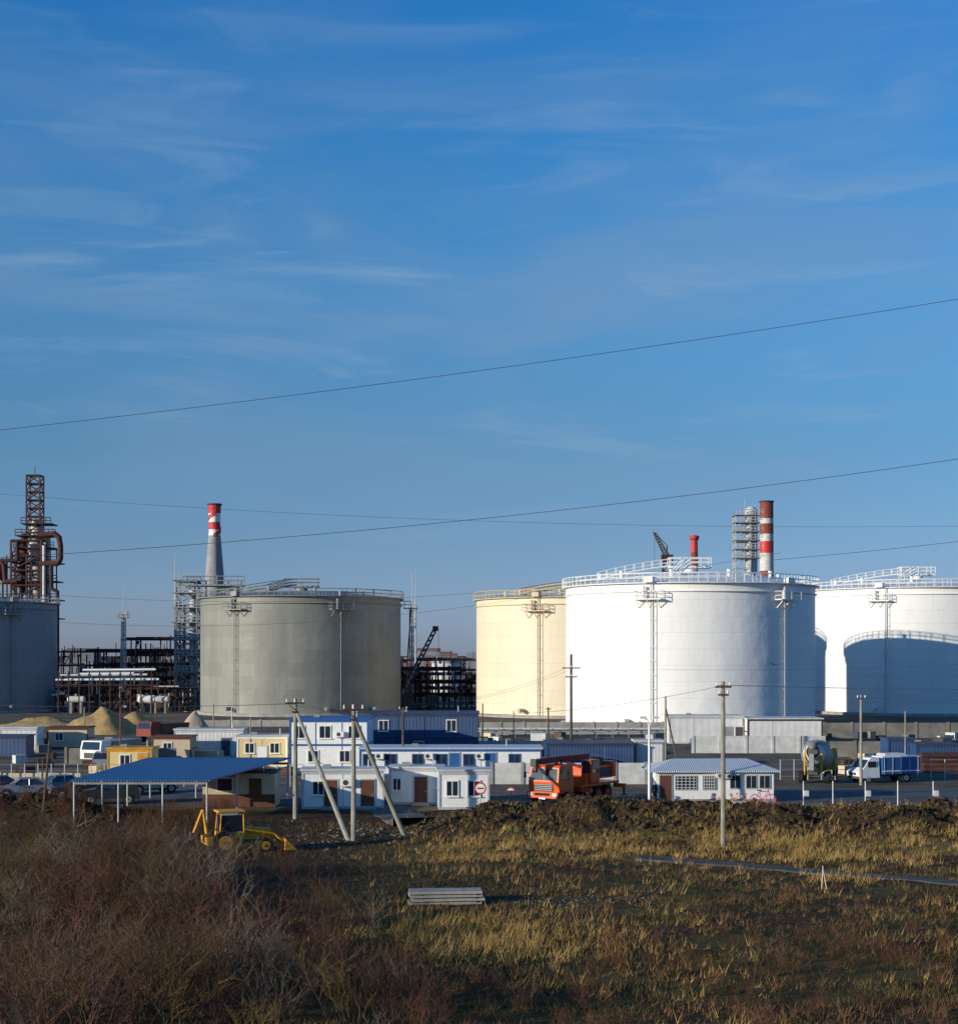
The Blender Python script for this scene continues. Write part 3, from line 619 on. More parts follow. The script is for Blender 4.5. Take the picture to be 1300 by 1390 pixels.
# ---------------- vehicles
def wheels(o,xs,ty,r,w=.22,rim='chrome'):
    for x in xs:
        for s in(-1,1):
            y=s*ty
            o.cyl('wheels','black',(x,y-w/2,r),(x,y+w/2,r),r,n=20)
            o.cyl('wheels',rim,(x,y+s*w/2,r),(x,y+s*(w/2+.02),r),r*.58,n=14); o.cyl('wheels','dkgrey',(x,y+s*(w/2+.02),r),(x,y+s*(w/2+.04),r),r*.2,n=8)
def tapered(o,part,mat,prof,y,inset,zb,zt):
    n=len(prof); vs=[]
    for s in(-1,1):
        for x,z in prof: k=max(0,(z-zb)/(zt-zb)); vs.append((x,s*(y-inset*k),z))
    o.add(part,mat,vs,[tuple(range(n)),tuple(range(2*n-1,n-1,-1))]+[(i,n+i,n+(i+1)%n,(i+1)%n) for i in range(n)])
def car(px,Z,paint,rz,suv=False,name='parked_car'):
    o=O(name); k=.2 if suv else 0
    body=[(-2.15,.35),(2.1,.33),(2.2,.5),(2.15,.72),(1.95,.82+k),(.95,.95+k),(-1.5,.98+k),(-2.05,.95+k),(-2.2,.7)]
    tapered(o,'body',paint,body,.86,.06,.35,1)
    if suv: g=[(1.0,.95+k),(.35,1.5+k),(-1.7,1.5+k),(-2.05,.96+k)]
    else: g=[(1.0,.94),(.3,1.42),(-.95,1.44),(-1.75,.97)]
    tapered(o,'glasshouse','glass',g,.80,.18,.95+k,1.45+k)
    zr=g[1][1]; o.box('roof',paint,((g[1][0]+g[2][0])/2,0,zr+.02),(g[1][0]-g[2][0]+.12,1.28,.05))
    for sx in(-1,1):
        for (xa,za),(xb,zb_) in ((g[0],g[1]),(g[3],g[2]),((-.35,.97+k),(-.35,zr))):
            o.bar('pillars',paint,(xa,sx*.81,za),(xb,sx*.64,zb_),.04)
        o.box('headlights','insul',(2.13,sx*.62,.66),(.12,.36,.14)); o.box('tail_lights','redlight',(-2.15,sx*.66,.75),(.1,.28,.18)); o.box('mirrors',paint,(.75,sx*.95,1.02+k),(.12,.16,.12))
        o.box('trim','dkgrey',(0,sx*.87,.38),(3.9,.03,.12)); o.box('trim','dkgrey',(-.35,sx*.865,.7),(.015,.01,.5)); o.box('trim','dkgrey',(.6,sx*.865,.7),(.015,.01,.5))
        for x in(-1.35,1.35): o.cyl('wheel_arches','black',(x,sx*.80,.36),(x,sx*.875,.36),.4,n=18)
    o.box('bumper','dkgrey',(2.2,0,.45),(.06,1.1,.18)); o.box('number_plate','white',(2.235,0,.45),(.01,.5,.11)); o.box('grille','black',(2.18,0,.64),(.05,.7,.12))
    wheels(o,(-1.35,1.35),.80,.33+k*.2); o.done((PX(px,Z),Z,.015),rz)
car(33,119,'silver',math.radians(200)); car(78,122,'silver',math.radians(215)); car(108,119,'darkcar',math.radians(200)); car(158,121,'white',math.radians(215)); car(150,113.8,'darkcar',math.radians(190),True); car(-8,121,'darkcar',math.radians(205)); car(205,122.5,'silver',math.radians(215),True); car(140,147,'silver',math.radians(100),True,'parked_van')
def crane_truck():
    o=O('orange_crane_truck')
    o.box('chassis','dkgrey',(0,0,.95),(8.4,.9,.3)); o.box('fuel_tank','dkgrey',(1.2,-1.0,.85),(1.2,.5,.6)); o.box('deck','orange',(-1.4,0,1.25),(5.4,2.4,.18))
    cab=[(2.3,.95),(4.2,.95),(4.28,1.75),(4.1,2.72),(3.9,2.85),(2.3,2.85)]
    tapered(o,'cab','orange',cab,1.22,.08,.95,2.85)
    o.add('windscreen','glass',[(4.29,-1.05,1.83),(4.29,-.03,1.83),(4.13,-.03,2.62),(4.13,-1.0,2.62)],[(0,1,2,3)]); o.add('windscreen','glass',[(4.29,.03,1.83),(4.29,1.05,1.83),(4.13,1.0,2.62),(4.13,.03,2.62)],[(0,1,2,3)])
    for s in(-1,1):
        o.box('side_window','glass',(3.4,s*1.19,2.2),(.95,.04,.65)); o.box('door_seam','black',(2.85,s*1.215,1.75),(.02,.02,1.5)); o.box('mirror','black',(4.3,s*1.45,2.15),(.06,.18,.4)); o.bar('mirror','black',(4.1,s*1.2,2.3),(4.3,s*1.45,2.3),.02)
        o.box('headlight','insul',(4.42,s*.95,.88),(.08,.3,.24)); o.box('mudguard','orange',(3.25,s*1.12,1.12),(1.5,.3,.12))
    o.box('grille','dkgrey',(4.26,0,1.35),(.06,1.5,.5)); 
    for k in range(4): o.box('grille','offwhite',(4.3,0,1.18+.12*k),(.03,1.4,.03))
    o.box('bumper','orange',(4.35,0,.85),(.2,2.44,.42)); o.box('bumper','white',(4.46,0,.62),(.02,.5,.12)); o.box('bumper','black',(4.44,0,.9),(.06,1.2,.18))
    wheels(o,(3.25,-1.1,-2.45),1.05,.55,.36,'orange')
    for x in(.9,-3.9):
        for s in(-1,1): o.box('outriggers','orange',(x,s*1.35,1.0),(.3,.9,.28)); o.bar('outriggers','dkgrey',(x,s*1.7,1.0),(x,s*1.7,.35),.09); o.cyl('outriggers','dkgrey',(x,s*1.7,.3),(x,s*1.7,.38),.25,n=10)
    o.cyl('slew_ring','dkgrey',(-1.8,0,1.34),(-1.8,0,1.6),.75,n=20); o.box('superstructure','orange',(-2.2,0,2.05),(2.6,2.0,.9)); o.box('counterweight','orange',(-3.5,0,2.2),(.5,2.3,1.1))
    o.box('superstructure','dkgrey',(-2.4,1.01,2.05),(1.6,.04,.6)); o.box('superstructure','dkgrey',(-2.4,-1.01,2.05),(1.6,.04,.6))
    o.box('operator_cab','orange',(-.6,.85,2.2),(1.2,.8,1.6)); o.box('operator_cab','glass',(0.01,.85,2.5),(.04,.66,.85)); o.box('operator_cab','glass',(-.6,1.26,2.5),(.9,.04,.8)); o.box('operator_cab','glass',(-.6,.44,2.5),(.9,.04,.8))
    o.box('boom','redbr',(1.3,-.2,3.12),(6.6,.34,.38)); o.box('boom','dkgrey',(4.7,-.2,3.12),(.6,.26,.3)); o.box('boom_head','dkgrey',(5.1,-.2,3.05),(.35,.45,.5)); o.bar('boom_ram','chrome',(-1.0,-.2,2.4),(1.2,-.2,2.95),.12); o.box('hook','redbr',(5.0,-.2,2.6),(.25,.25,.4))
    o.box('boom_support','dkgrey',(2.0,-.2,2.75),(.15,.6,.7)); o.cyl('winch','dkgrey',(-2.6,-.6,2.75),(-2.6,.6,2.75),.3,n=12); o.box('tool_boxes','orange',(-.2,0,1.6),(1.2,2.1,.5)); o.box('beacon','orange',(3.2,.5,2.95),(.25,.4,.15))
    Z=112; o.done((PX(784,Z),Z+2.6,.02),math.radians(-90-34),.02,1.06)
crane_truck()
def mixer():
    o=O('concrete_mixer_truck'); o.box('chassis','dkgrey',(0,0,.95),(7.6,.9,.3))
    cab=[(2.3,.8),(4.0,.8),(4.1,1.7),(3.9,2.7),(2.3,2.75)]; tapered(o,'cab','yellow',cab,1.2,.08,.8,2.75)
    o.add('windscreen','glass',[(4.12,-1.05,1.78),(4.12,1.05,1.78),(3.93,1,2.6),(3.93,-1,2.6)],[(0,1,2,3)])
    for s in(-1,1): o.box('side_window','glass',(3.2,s*1.17,2.15),(.9,.04,.6))
    pts=[(-3.4,2.75,.55),(-2.6,2.55,.95),(-1.2,2.35,1.3),(.4,2.1,1.25),(1.6,1.9,.8),(1.75,1.88,.3)]
    for (a,za,ra),(b,zb,rb) in zip(pts,pts[1:]): o.cyl('drum','offwhite' if a<-3 else 'grey',(a,0,za),(b,0,zb),ra,rb,n=24,caps=False)
    o.cyl('drum','dkgrey',(-3.5,0,2.78),(-3.38,0,2.75),.45,n=16); o.cyl('hopper','grey',(-3.5,0,3.0),(-3.5,0,3.6),.25,.65,n=12); o.box('chute','grey',(-4.0,0,1.9),(.5,.4,1.4)); o.box('rear_frame','yellow',(-3.2,-.7,1.8),(.2,.15,1.6)); o.box('rear_frame','yellow',(-3.2,.7,1.8),(.2,.15,1.6)); o.bar('ladder','yellow',(-3.9,.6,.8),(-3.6,.6,3.2),.05)
    wheels(o,(3.1,-1.3,-2.6),1.05,.52,.36); o.done((PX(1110,134),134,.02),math.radians(70),.015)
mixer()
def lorry():
    o=O('small_flatbed_truck'); o.box('chassis','dkgrey',(0,0,.62),(5.2,.8,.2))
    cab=[(1.0,.45),(2.95,.45),(3.05,.95),(2.55,1.3),(2.0,2.0),(1.8,2.15),(1.0,2.15)]; tapered(o,'cab','white',cab,1.0,.14,.45,2.15)
    o.add('windscreen','glass',[(2.57,-.85,1.33),(2.57,.85,1.33),(2.03,.8,1.98),(2.03,-.8,1.98)],[(0,1,2,3)])
    for s in(-1,1): o.box('side_window','glass',(1.75,s*.93,1.6),(.8,.06,.5)); o.box('headlight','insul',(3.0,s*.75,.85),(.1,.3,.2))
    o.box('grille','dkgrey',(3.03,0,.8),(.06,.9,.22)); o.box('bumper','dkgrey',(3.05,0,.5),(.1,1.9,.2))
    o.box('cargo_box','blue',(-1.1,0,1.45),(3.8,2.1,1.45)); o.box('cargo_box','white',(-1.1,0,2.2),(3.84,2.14,.08))
    for s in(-1,1):
        o.box('cargo_box','white',(-1.1,s*1.06,1.0),(3.82,.03,.1)); 
        for k in range(5): o.box('stakes','ltgrey',(-2.8+k*.85,s*1.07,1.45),(.06,.03,1.4))
    o.box('load','offwhite',(-.8,0,2.35),(2.4,1.6,.25),taper=(.8,.7))
    wheels(o,(2.1,-1.7),.85,.38,.25); o.done((PX(1198,133),133,.02),math.radians(200),.02)
lorry()
def loader():
    o=O('yellow_backhoe_loader'); y_='dullyel'; o.box('chassis','dkgrey',(0,0,.9),(4,.8,.5))
    tapered(o,'bonnet',y_,[(.3,.9),(2.2,.9),(2.2,1.5),(.3,1.75)],.5,.05,.9,1.7)
    for x in(-1.3,.3):
        for s in(-.7,.7): o.bar('cab_frame',y_,(x,s,1.3),(x*.9,s*.9,2.75),.05)
    o.box('cab_glass','glass',(-.5,0,2.0),(1.45,1.28,1.1)); o.box('cab_roof',y_,(-.5,0,2.78),(1.8,1.5,.12)); o.box('cab_base',y_,(-.5,0,1.25),(1.7,1.5,.4))
    wheels(o,(1.7,),.85,.5,.35,y_); wheels(o,(-1.0,),.9,.8,.45,y_)
    for s in(-.65,.65): o.bar('loader_arms',y_,(.3,s,1.6),(2.4,s,1.2),.09); o.bar('loader_arms',y_,(2.4,s,1.2),(3.1,s,.5),.09)
    o.add('bucket',y_,[(3.0,-1.1,.9),(3.0,1.1,.9),(2.95,1.1,.15),(2.95,-1.1,.15),(3.8,-1.1,.1),(3.8,1.1,.1)],[(0,1,2,3),(3,2,5,4),(0,3,4),(1,5,2)])
    o.bar('backhoe_boom',y_,(-2,0,1.2),(-2.3,0,2.9),.13); o.bar('backhoe_boom',y_,(-2.3,0,2.9),(-2.9,0,1.4),.1); o.box('backhoe_bucket','dkgrey',(-2.9,0,1.2),(.5,.6,.5)); o.box('stabiliser',y_,(-2,0,.9),(.4,2,.5))
    Z=87; o.done((PX(322,Z),Z,hgt(PX(322,Z),Z)-.2),math.radians(22),.02,.85)
loader()
def bicycle():
    o=O('bicycle'); R=.33
    for x in(-.52,.52):
        pts=[(x+R*math.cos(a),0,R+.02+R*math.sin(a)) for a in [i*math.pi/10 for i in range(21)]]; o.path('wheels','pink',pts,.03,5)
        for a in range(8): t=a*math.pi/4; o.bar('spokes','chrome',(x,0,R+.02),(x+R*math.cos(t),0,R+.02+R*math.sin(t)),.006)
    P={'r':(-.52,0,.35),'b':(-.08,0,.3),'s':(-.22,0,.85),'h':(.38,0,.88),'f':(.52,0,.35)}
    for a,b in('rb','rs','bs','bh','sh','hf'): o.bar('frame','pink',P[a],P[b],.025)
    o.bar('handlebar','dkgrey',(.35,-.28,1.0),(.35,.28,1.0),.02); o.bar('handlebar','dkgrey',P['h'],(.35,0,1.0),.02); o.box('saddle','black',(-.24,0,.93),(.26,.14,.06)); o.box('pedals','black',(-.08,0,.2),(.16,.34,.03)); o.done((PX(1035,112.6),112.6,.02),.15,0,1.15)
bicycle()
def person(px,Z,rz):
    V=[];E=[];Rr=[]
    def ch(start,pts):
        p=start
        for (x,y,z,r) in pts:
            V.append((x,y,z));Rr.append(r);i=len(V)-1
            if p is not None:E.append((p,i))
            p=i
        return p
    pel=ch(None,[(0,0,.95,.15)]); chest=ch(pel,[(0,0,1.12,.14),(0,.01,1.32,.17)]); neck=ch(chest,[(0,.0,1.47,.075),(0,-.01,1.54,.06)])
    ch(neck,[(0,-.02,1.60,.09),(0,-.02,1.68,.1),(0,0,1.75,.07)])
    for s in(-1,1):
        ch(pel,[(s*.1,0,.86,.1),(s*.12,-.02,.5,.068),(s*.13,.02,.12,.048),(s*.13,.0,.05,.05),(s*.15,-.16,.04,.04)])
        wr=ch(chest,[(s*.19,0,1.42,.065),(s*.25,.02,1.15,.05),(s*.25,-.07,.9,.034),(s*.25,-.09,.84,.035)])
        for k in range(4): ch(wr,[(s*.25,-.125+.022*k,.78,.01),(s*.245,-.13+.024*k,.745,.009),(s*.235,-.13+.024*k,.715,.008)])
        ch(wr,[(s*.24,-.13,.83,.011),(s*.235,-.15,.79,.009)])
    import bmesh
    me=bpy.data.meshes.new('pm'); me.from_pydata(V,E,[]); bm=bmesh.new(); bm.from_mesh(me); bm.verts.layers.skin.verify(); bm.to_mesh(me); bm.free()
    ob=bpy.data.objects.new('standing_person',me); sc.collection.objects.link(ob)
    ob.modifiers.new('s','SKIN'); sv=me.skin_vertices[0].data
    for i,r in enumerate(Rr): sv[i].radius=(r,r*.8 if i<3 else r)
    sv[0].use_root=True
    s2=ob.modifiers.new('u','SUBSURF'); s2.levels=1; s2.render_levels=1
    dg=bpy.context.evaluated_depsgraph_get(); m2=bpy.data.meshes.new_from_object(ob.evaluated_get(dg)); ob.modifiers.clear(); ob.data=m2
    m2.materials.clear()
    for k in('cloth','jean','skin','hair','black'): m2.materials.append(M[k])
    for p in m2.polygons:
        c=p.center; p.use_smooth=True
        if c.z>1.5: p.material_index=3 if (c.z>1.7 or c.y>.03) else 2
        elif abs(c.x)>.19 and c.z<.88 and c.z>.6: p.material_index=2
        elif c.z<.1: p.material_index=4
        elif c.z<.9 and abs(c.x)<.2: p.material_index=1
    ob.location=(PX(px,Z),Z,.02); ob.rotation_euler=(0,0,rz)
person(888,112.4,.5)
# ---------------- poles
def pole(name,px,Z,pytop,arms=(),r=.16,mat='polec'):
    o=O(name); x=PX(px,Z); b=hgt(x,Z) if Z<116 else 0; zt=PZ(pytop,Z)
    o.cyl('post',mat,(x,Z,b-.3),(x,Z,zt),r,r*.72,n=8)
    for (dz,wd) in arms:
        z=zt-dz; o.box('crossarm','wood',(x,Z-.12,z),(wd,.12,.12))
        for k in(-.45,0,.45) if wd>1 else(-.4,.4): o.cyl('insulators','insul',(x+k*wd,Z-.12,z+.06),(x+k*wd,Z-.12,z+.26),.06,.04,n=8)
    o.done()
pole('utility_pole',981,87.5,925,[(.3,.9),(.75,.6)],.15); pole('utility_pole',775,157,888,[(1.4,1.8),(2.3,1.2)],.17,'wood'); pole('utility_pole',1168,130,943,[(.3,.8)],.14)
pole('utility_pole',547,143,960,[(.2,.8)],.13,'wood'); pole('utility_pole',744,180,960,[(.2,.6)],.12,'wood'); pole('utility_pole',1228,140,965,[],.08); pole('utility_pole',164,150,960,[],.1,'redbr'); pole('utility_pole',290,170,955,[],.09); pole('utility_pole',340,150,975,[],.08)
pole('utility_pole',697,165,965,[],.08); pole('utility_pole',655,170,955,[],.1,'wood'); pole('utility_pole',315,185,960,[],.1,'offwhite'); pole('utility_pole',115,200,960,[],.1)
def apole(px,Z,pyt,px2,Z2):
    o=O('strutted_utility_pole'); x=PX(px,Z); zt=PZ(pyt,Z); x2=PX(px2,Z2)
    o.cyl('post','polec',(x,Z,hgt(x,Z)-.3),(x,Z,zt),.17,.12,n=8); o.cyl('strut','polec',(x2,Z2,hgt(x2,Z2)-.3),(x+.12,Z,zt-1.0),.16,.12,n=8)
    o.box('crossarm','rustd',(x,Z-.17,zt-.3),(1.3,.08,.1)); o.box('clamp','rustd',(x,Z,zt-.9),(.4,.4,.12))
    for k in(-.55,0,.55): o.cyl('insulators','insul',(x+k,Z-.17,zt-.25),(x+k,Z-.17,zt-.02),.06,.04,n=8)
    o.bar('brace','rustd',(x-.5,Z-.17,zt-.3),(x,Z-.17,zt-.8),.025); o.done()
apole(401,103,948,476,92); apole(480,92,956,553,92.5)
pole('strut_post',903,150,945,[],.12); 
o=O('leaning_post'); o.cyl('leaning_post','wood',(PX(921,149),149,0),(PX(903,150),150,PZ(960,150)),.1,.08,n=6); o.done()
o=O('leaning_post'); o.cyl('leaning_post','wood',(PX(58,103),103,0),(PX(68,103),103,PZ(1005,103)),.08,.06,n=6); o.done()
o=O('street_lamp'); x=PX(881,111); zt=PZ(985,111); o.cyl('post','white',(x,111,0),(x,111,zt),.11,.08,n=10)
for s in(-1,1): o.path('arm','white',[(x,111,zt-.1),(x+s*.15,111,zt+.4),(x+s*.4,110.9,zt+.6)],.045,6); o.box('lamp_head','offwhite',(x+s*.45,110.9,zt+.58),(.45,.3,.16))
o.box('bracket','white',(x,111,zt-.8),(.5,.12,.3)); o.done()
def sign(px,Z,z,r):
    o=O('round_traffic_sign'); x=PX(px,Z); o.cyl('post','ltgrey',(x,Z,0),(x,Z,z+r),.04,n=8); 
    o.cyl('plate','red',(x,Z-.05,z),(x,Z-.07,z),r,n=28); o.cyl('plate','white',(x,Z-.072,z),(x,Z-.08,z),r*.76,n=28); o.box('bar','redbr',(x,Z-.09,z),(r*1.1,.012,r*.24)); o.done()
sign(652,107,PZ(1070,107),.42); sign(693,125,PZ(1075,125),.4)
o=O('post_and_wire_fence')
fx=[1090,1130,1174,1218,1266,1306]
for px in fx:
    x=PX(px,108.5); b=hgt(x,108.5); o.cyl('posts','offwhite',(x,108.5,b-.2),(x,108.5,2.1),.05,n=6)
for k in range(0,5,2): o.box('meter_boxes','offwhite',(PX(fx[k],108.4)+.2,108.35,1.25),(.3,.18,.4))
for z in(.9,1.4,1.95): o.bar('wires','wire',(PX(1090,108.5),108.5,z),(PX(1330,108.5),108.5,z),.015)
o.done()
o=O('mesh_fence')
for px in range(-20,420,18):
    x=PX(px,128.5); o.bar('posts','ltgrey',(x,128.5,0),(x,128.5,1.9),.05)
for z in(.3,.8,1.3,1.85): o.bar('wires','grey',(PX(-20,128.5),128.5,z),(PX(410,128.5),128.5,z),.02)
o.done()
o=O('mesh_fence')
for i in range(24):
    x=PX(1060,135)+i*1.2; o.bar('posts','ltgrey',(x,135.5,0),(x,135.5,1.8),.05)
for z in(.3,.9,1.75): o.bar('wires','grey',(PX(1060,135),135.5,z),(PX(1310,135),135.5,z),.02)
o.done()
o=O('wooden_stake'); x=PX(1118,73); b=hgt(x,73); o.bar('stake','cream',(x-.12,73,b-.1),(x-.05,73,b+1.1),.025); o.bar('stake','cream',(x+.14,73,b-.1),(x-.05,73,b+.95),.025); o.done()
o=O('concrete_slab_stack'); Z=68.5; x=PX(606,Z); b=hgt(x,Z)
for k in range(4): o.box('slab','conc',(random.uniform(-.12,.12),random.uniform(-.05,.05),.08+k*.16),(3.2,1.1,.11),random.uniform(-.04,.04))
for k in range(3):
    for s in(-1.2,1.2): o.box('spacer','wood',(s,0,.16+k*.16),(.1,1.1,.04))
o.done((x,Z,b-.04),.12)
o=O('steel_pipe_stack')
for r_ in range(4):
    for k in range(6-r_): 
        z=.25+r_*.42; yy=150+k*.5+r_*.25; o.cyl('pipe',random.choice(['rust','rustd']),(PX(1245,146),yy-6,z),(PX(1310,146),yy-6,z),.24,n=12)
o.done()
for (px,Z) in((30,140),(60,150),(215,146),(300,140),(1150,150),(880,140)):
    o=O('pallet_stack')
    for k in range(random.randint(3,8)):
        o.box('deck','wood',(random.uniform(-.05,.05),0,.13+k*.16),(1.2,1,.03)); 
        for s in(-.5,0,.5): o.box('bearers','wood',(s,0,.06+k*.16),(.1,1,.1))
    o.done((PX(px,Z),Z,0))
o=O('building_materials')
for i in range(170):
    px=random.choice([random.uniform(0,400),random.uniform(1110,1300),random.uniform(640,900)]); Z=random.uniform(138,205); s=random.uniform(.3,1.2)
    o.box('crate',random.choice(['wood','concd','dkgrey','rust','offwhite','dkblue','conc','cream']),(PX(px,Z),Z,s*.4),(s*random.uniform(.8,2.5),s,s*.8),random.uniform(0,3))
o.done()
o=O('dump_truck'); o.box('chassis','dkgrey',(0,0,.9),(6,.9,.3)); tapered(o,'cab','white',[(1.8,.8),(3.6,.8),(3.65,1.7),(3.4,2.6),(1.8,2.6)],1.2,.08,.8,2.6); o.add('windscreen','glass',[(3.67,-1,1.75),(3.67,1,1.75),(3.43,.95,2.5),(3.43,-.95,2.5)],[(0,1,2,3)]); o.box('grille','dkgrey',(3.66,0,1.2),(.05,1.4,.5)); o.box('bumper','dkgrey',(3.7,0,.7),(.15,2.4,.3))
tapered(o,'tipper','grey',[(-3.4,1.1),(1.6,1.1),(1.7,2.5),(-3.6,2.5)],1.1,-.12,1.1,2.5); wheels(o,(2.6,-1.3,-2.5),1.05,.5,.36); o.done((PX(142,150),153,0),math.radians(-110))
o=O('red_dump_truck'); o.box('chassis','dkgrey',(0,0,.9),(6,.9,.3)); tapered(o,'cab','redbr',[(1.8,.8),(3.6,.8),(3.65,1.7),(3.4,2.6),(1.8,2.6)],1.2,.08,.8,2.6); o.add('windscreen','glass',[(3.67,-1,1.75),(3.67,1,1.75),(3.43,.95,2.5),(3.43,-.95,2.5)],[(0,1,2,3)])
tapered(o,'tipper','brown',[(-3.4,1.1),(1.6,1.1),(1.7,2.3),(-3.6,2.3)],1.1,-.12,1.1,2.3); wheels(o,(2.6,-1.3,-2.5),1.05,.5,.36); o.done((PX(222,195),195,0),math.radians(-120))
o=O('distant_town')
for i in range(150):
    Z=random.uniform(900,1600); px=random.uniform(-200,1500); s=random.uniform(6,20); h=random.uniform(4,13)
    x=PX(px,Z); o.box('blocks',random.choice(['far','far','farred']),(x,Z,h/2),(s,s,h)); 
    if random.random()<.5: o.box('roofs','farred',(x,Z,h+1),(s*1.02,s*1.02,2),taper=(1,.05))
o.done()
def treeline():
    vs=[];fs=[];n=0
    for row,(Z,hh) in enumerate(((1000,7),(1500,9),(520,4.5))):
        for i in range(1500):
            x=random.uniform(-.5,.5)*Z; y=Z+random.uniform(-15,15); s=random.uniform(.6,1.3)*hh*.35; zc=random.uniform(.1,1)*hh*(.6+.5*nn3(x*.01,row,0))
            for k in range(2):
                b=[Vector((random.uniform(-1,1),random.uniform(-1,1),random.uniform(-1,1)))*s for _ in range(3)]
                for q in b: vs.append((x+q.x,y+q.y,max(0,zc+q.z)))
                fs.append((n,n+1,n+2)); n+=3
    o=O('distant_tree_line'); M['tree']=nmat('distant_foliage',(.06,.065,.05,1),.9,.3,.05); o.add('distant_tree_line','tree',vs,fs); o.done()
treeline()
# ---------------- power lines
def wire(pts,Z,r,ext=40,name='power_line'):
    xs=[p[0] for p in pts]; ys=[p[1] for p in pts]; c=np.polyfit(xs,ys,2 if len(pts)>2 else 1)
    a=xs[0]; b=xs[-1]
    if a<=0:a-=ext*6
    if b>=1300:b+=ext*6
    P=[]
    for i in range(41):
        t=i/40; px=a+(b-a)*t; P.append((PX(px,Z),Z,PZ(np.polyval(c,px),Z)))
    o=O(name); o.path(name,'wire',P,r,5); o.done()
wire([(0,584),(250,556),(500,520),(800,484),(1000,454),(1300,405)],75,.014)
wire([(0,757),(250,742),(500,716),(850,684),(1100,652),(1300,622)],80,.015)
wire([(0,671),(300,690),(650,708),(1300,714)],120,.011)
wire([(1050,760),(1180,748),(1300,735)],110,.015)
wire([(0,800),(300,822),(650,800),(1000,760),(1060,752)],120,.011)
wire([(0,838),(400,850),(640,815),(770,806)],115,.010)
def w3(a,b,sag,r=.010):
    o=O('power_line'); P=[]
    for i in range(21):
        t=i/20; P.append((a[0]+(b[0]-a[0])*t,a[1]+(b[1]-a[1])*t,a[2]+(b[2]-a[2])*t-sag*4*t*(1-t)))
    o.path('power_line','wire',P,r,4); o.done()
p1=(PX(480,92),91.8,PZ(962,92)); p0=(PX(401,103),102.8,PZ(955,103)); p2=(PX(981,87.5),87.3,PZ(930,87.5)); p3=(PX(775,157),156.8,PZ(906,157)); p4=(PX(1168,130),129.9,PZ(947,130)); p5=(PX(547,143),142.9,PZ(961,143))
for k in(-.4,.4):
    q=lambda p:(p[0]+k,p[1],p[2])
    w3(q(p0),q(p5),.5); w3(q(p5),q(p3),.8); w3(q(p2),(60+k,70,10.5),.6); w3(q(p0),(-60+k,110,9),.8)
w3(p1,p2,.9); w3(p4,(60,128,8),.5); w3(p3,(75,170,11.5),1.0)
X0,Zb=PX(1053,180),180; z=PZ(903,180); o=O('flying_bird')
o.add('flying_bird','black',[(-.1,0,0),(.1,.35,.05),(.1,-.35,.05),(-.9,.1,.35),(.85,.1,.25),(0,-.5,.0),(-.4,.2,.05),(.4,.2,.05)],[(3,6,5),(4,5,7),(6,1,5),(7,5,1),(0,6,2),(0,2,7)]); o.done((X0,Zb,z))
# ---------------- vegetation
def mesh_np(name,V,Fc,mat):
    me=bpy.data.meshes.new(name); nv=len(V); nf=len(Fc); k=Fc.shape[1]
    me.vertices.add(nv); me.vertices.foreach_set('co',V.astype(np.float32).ravel()); me.loops.add(nf*k); me.loops.foreach_set('vertex_index',Fc.astype(np.int32).ravel())
    me.polygons.add(nf); me.polygons.foreach_set('loop_start',np.arange(0,nf*k,k,dtype=np.int32)); me.polygons.foreach_set('loop_total',np.full(nf,k,dtype=np.int32)); me.update(calc_edges=True)
    me.materials.append(M[mat]); ob=bpy.data.objects.new(name,me); sc.collection.objects.link(ob)
def shrub_template(seed,nst=9):
    r=random.Random(seed); V=[];Fc=[]
    def seg(a,b,ra,rb):
        d=(b-a).normalized(); u=d.orthogonal().normalized(); v=d.cross(u); n=len(V)
        for q,rr in((a,ra),(b,rb)):
            for i in range(3): t=2.094*i; V.append(tuple(q+u*(rr*math.cos(t))+v*(rr*math.sin(t))))
        for i in range(3): Fc.append((n+i,n+(i+1)%3,n+3+(i+1)%3,n+3+i))
    def grow(p,dr,Ln,ra,lev):
        ns=4 if lev==0 else(3 if lev==1 else 2)
        for i in range(ns):
            dr=(dr+Vector((r.uniform(-1,1),r.uniform(-1,1),r.uniform(-.4,.5)))*.3).normalized(); q=p+dr*(Ln/ns); seg(p,q,ra*(1-.7*i/ns),ra*(1-.7*(i+1)/ns))
            if lev<2:
                for _ in range(2):
                    if i==0 and lev==0: continue
                    nd=(dr+Vector((r.uniform(-1,1),r.uniform(-1,1),r.uniform(-.3,.7)))*1.0).normalized(); grow(q,nd,Ln*r.uniform(.28,.5),ra*.6,lev+1)
            p=q
    for k in range(nst):
        a=r.uniform(0,6.28); t=r.uniform(.1,.95); dr=Vector((math.cos(a)*t,math.sin(a)*t,1)).normalized()
        grow(Vector((r.uniform(-.2,.2),r.uniform(-.2,.2),-.05)),dr,r.uniform(.6,1.0),.0085,0)
    return np.array(V),np.array(Fc)
T=[shrub_template(s,8) for s in range(7)]
def thicket(name,pts,mat):
    VV=[];FF=[];n=0
    for (x,y,s) in pts:
        V,Fc=random.choice(T); a=random.uniform(0,6.28); c,sn=math.cos(a),math.sin(a); w=s*random.uniform(.8,1.2)
        W=np.stack([(V[:,0]*c-V[:,1]*sn)*w+x,(V[:,0]*sn+V[:,1]*c)*w+y,V[:,2]*s+hgt(x,y)],-1); VV.append(W); FF.append(Fc+n); n+=len(V)
    mesh_np(name,np.concatenate(VV),np.concatenate(FF),mat)
M['sh1']=nmat('bare_shrub_reddish',(.115,.052,.032,1),.9,.5,.25); M['sh2']=nmat('bare_shrub_grey',(.17,.13,.09,1),.9,.4,.3); M['sh3']=nmat('weed_brown',(.13,.06,.032,1),.9,.4,.4); M['sh4']=nmat('shrub_ochre',(.13,.085,.03,1),.9,.4,.4)
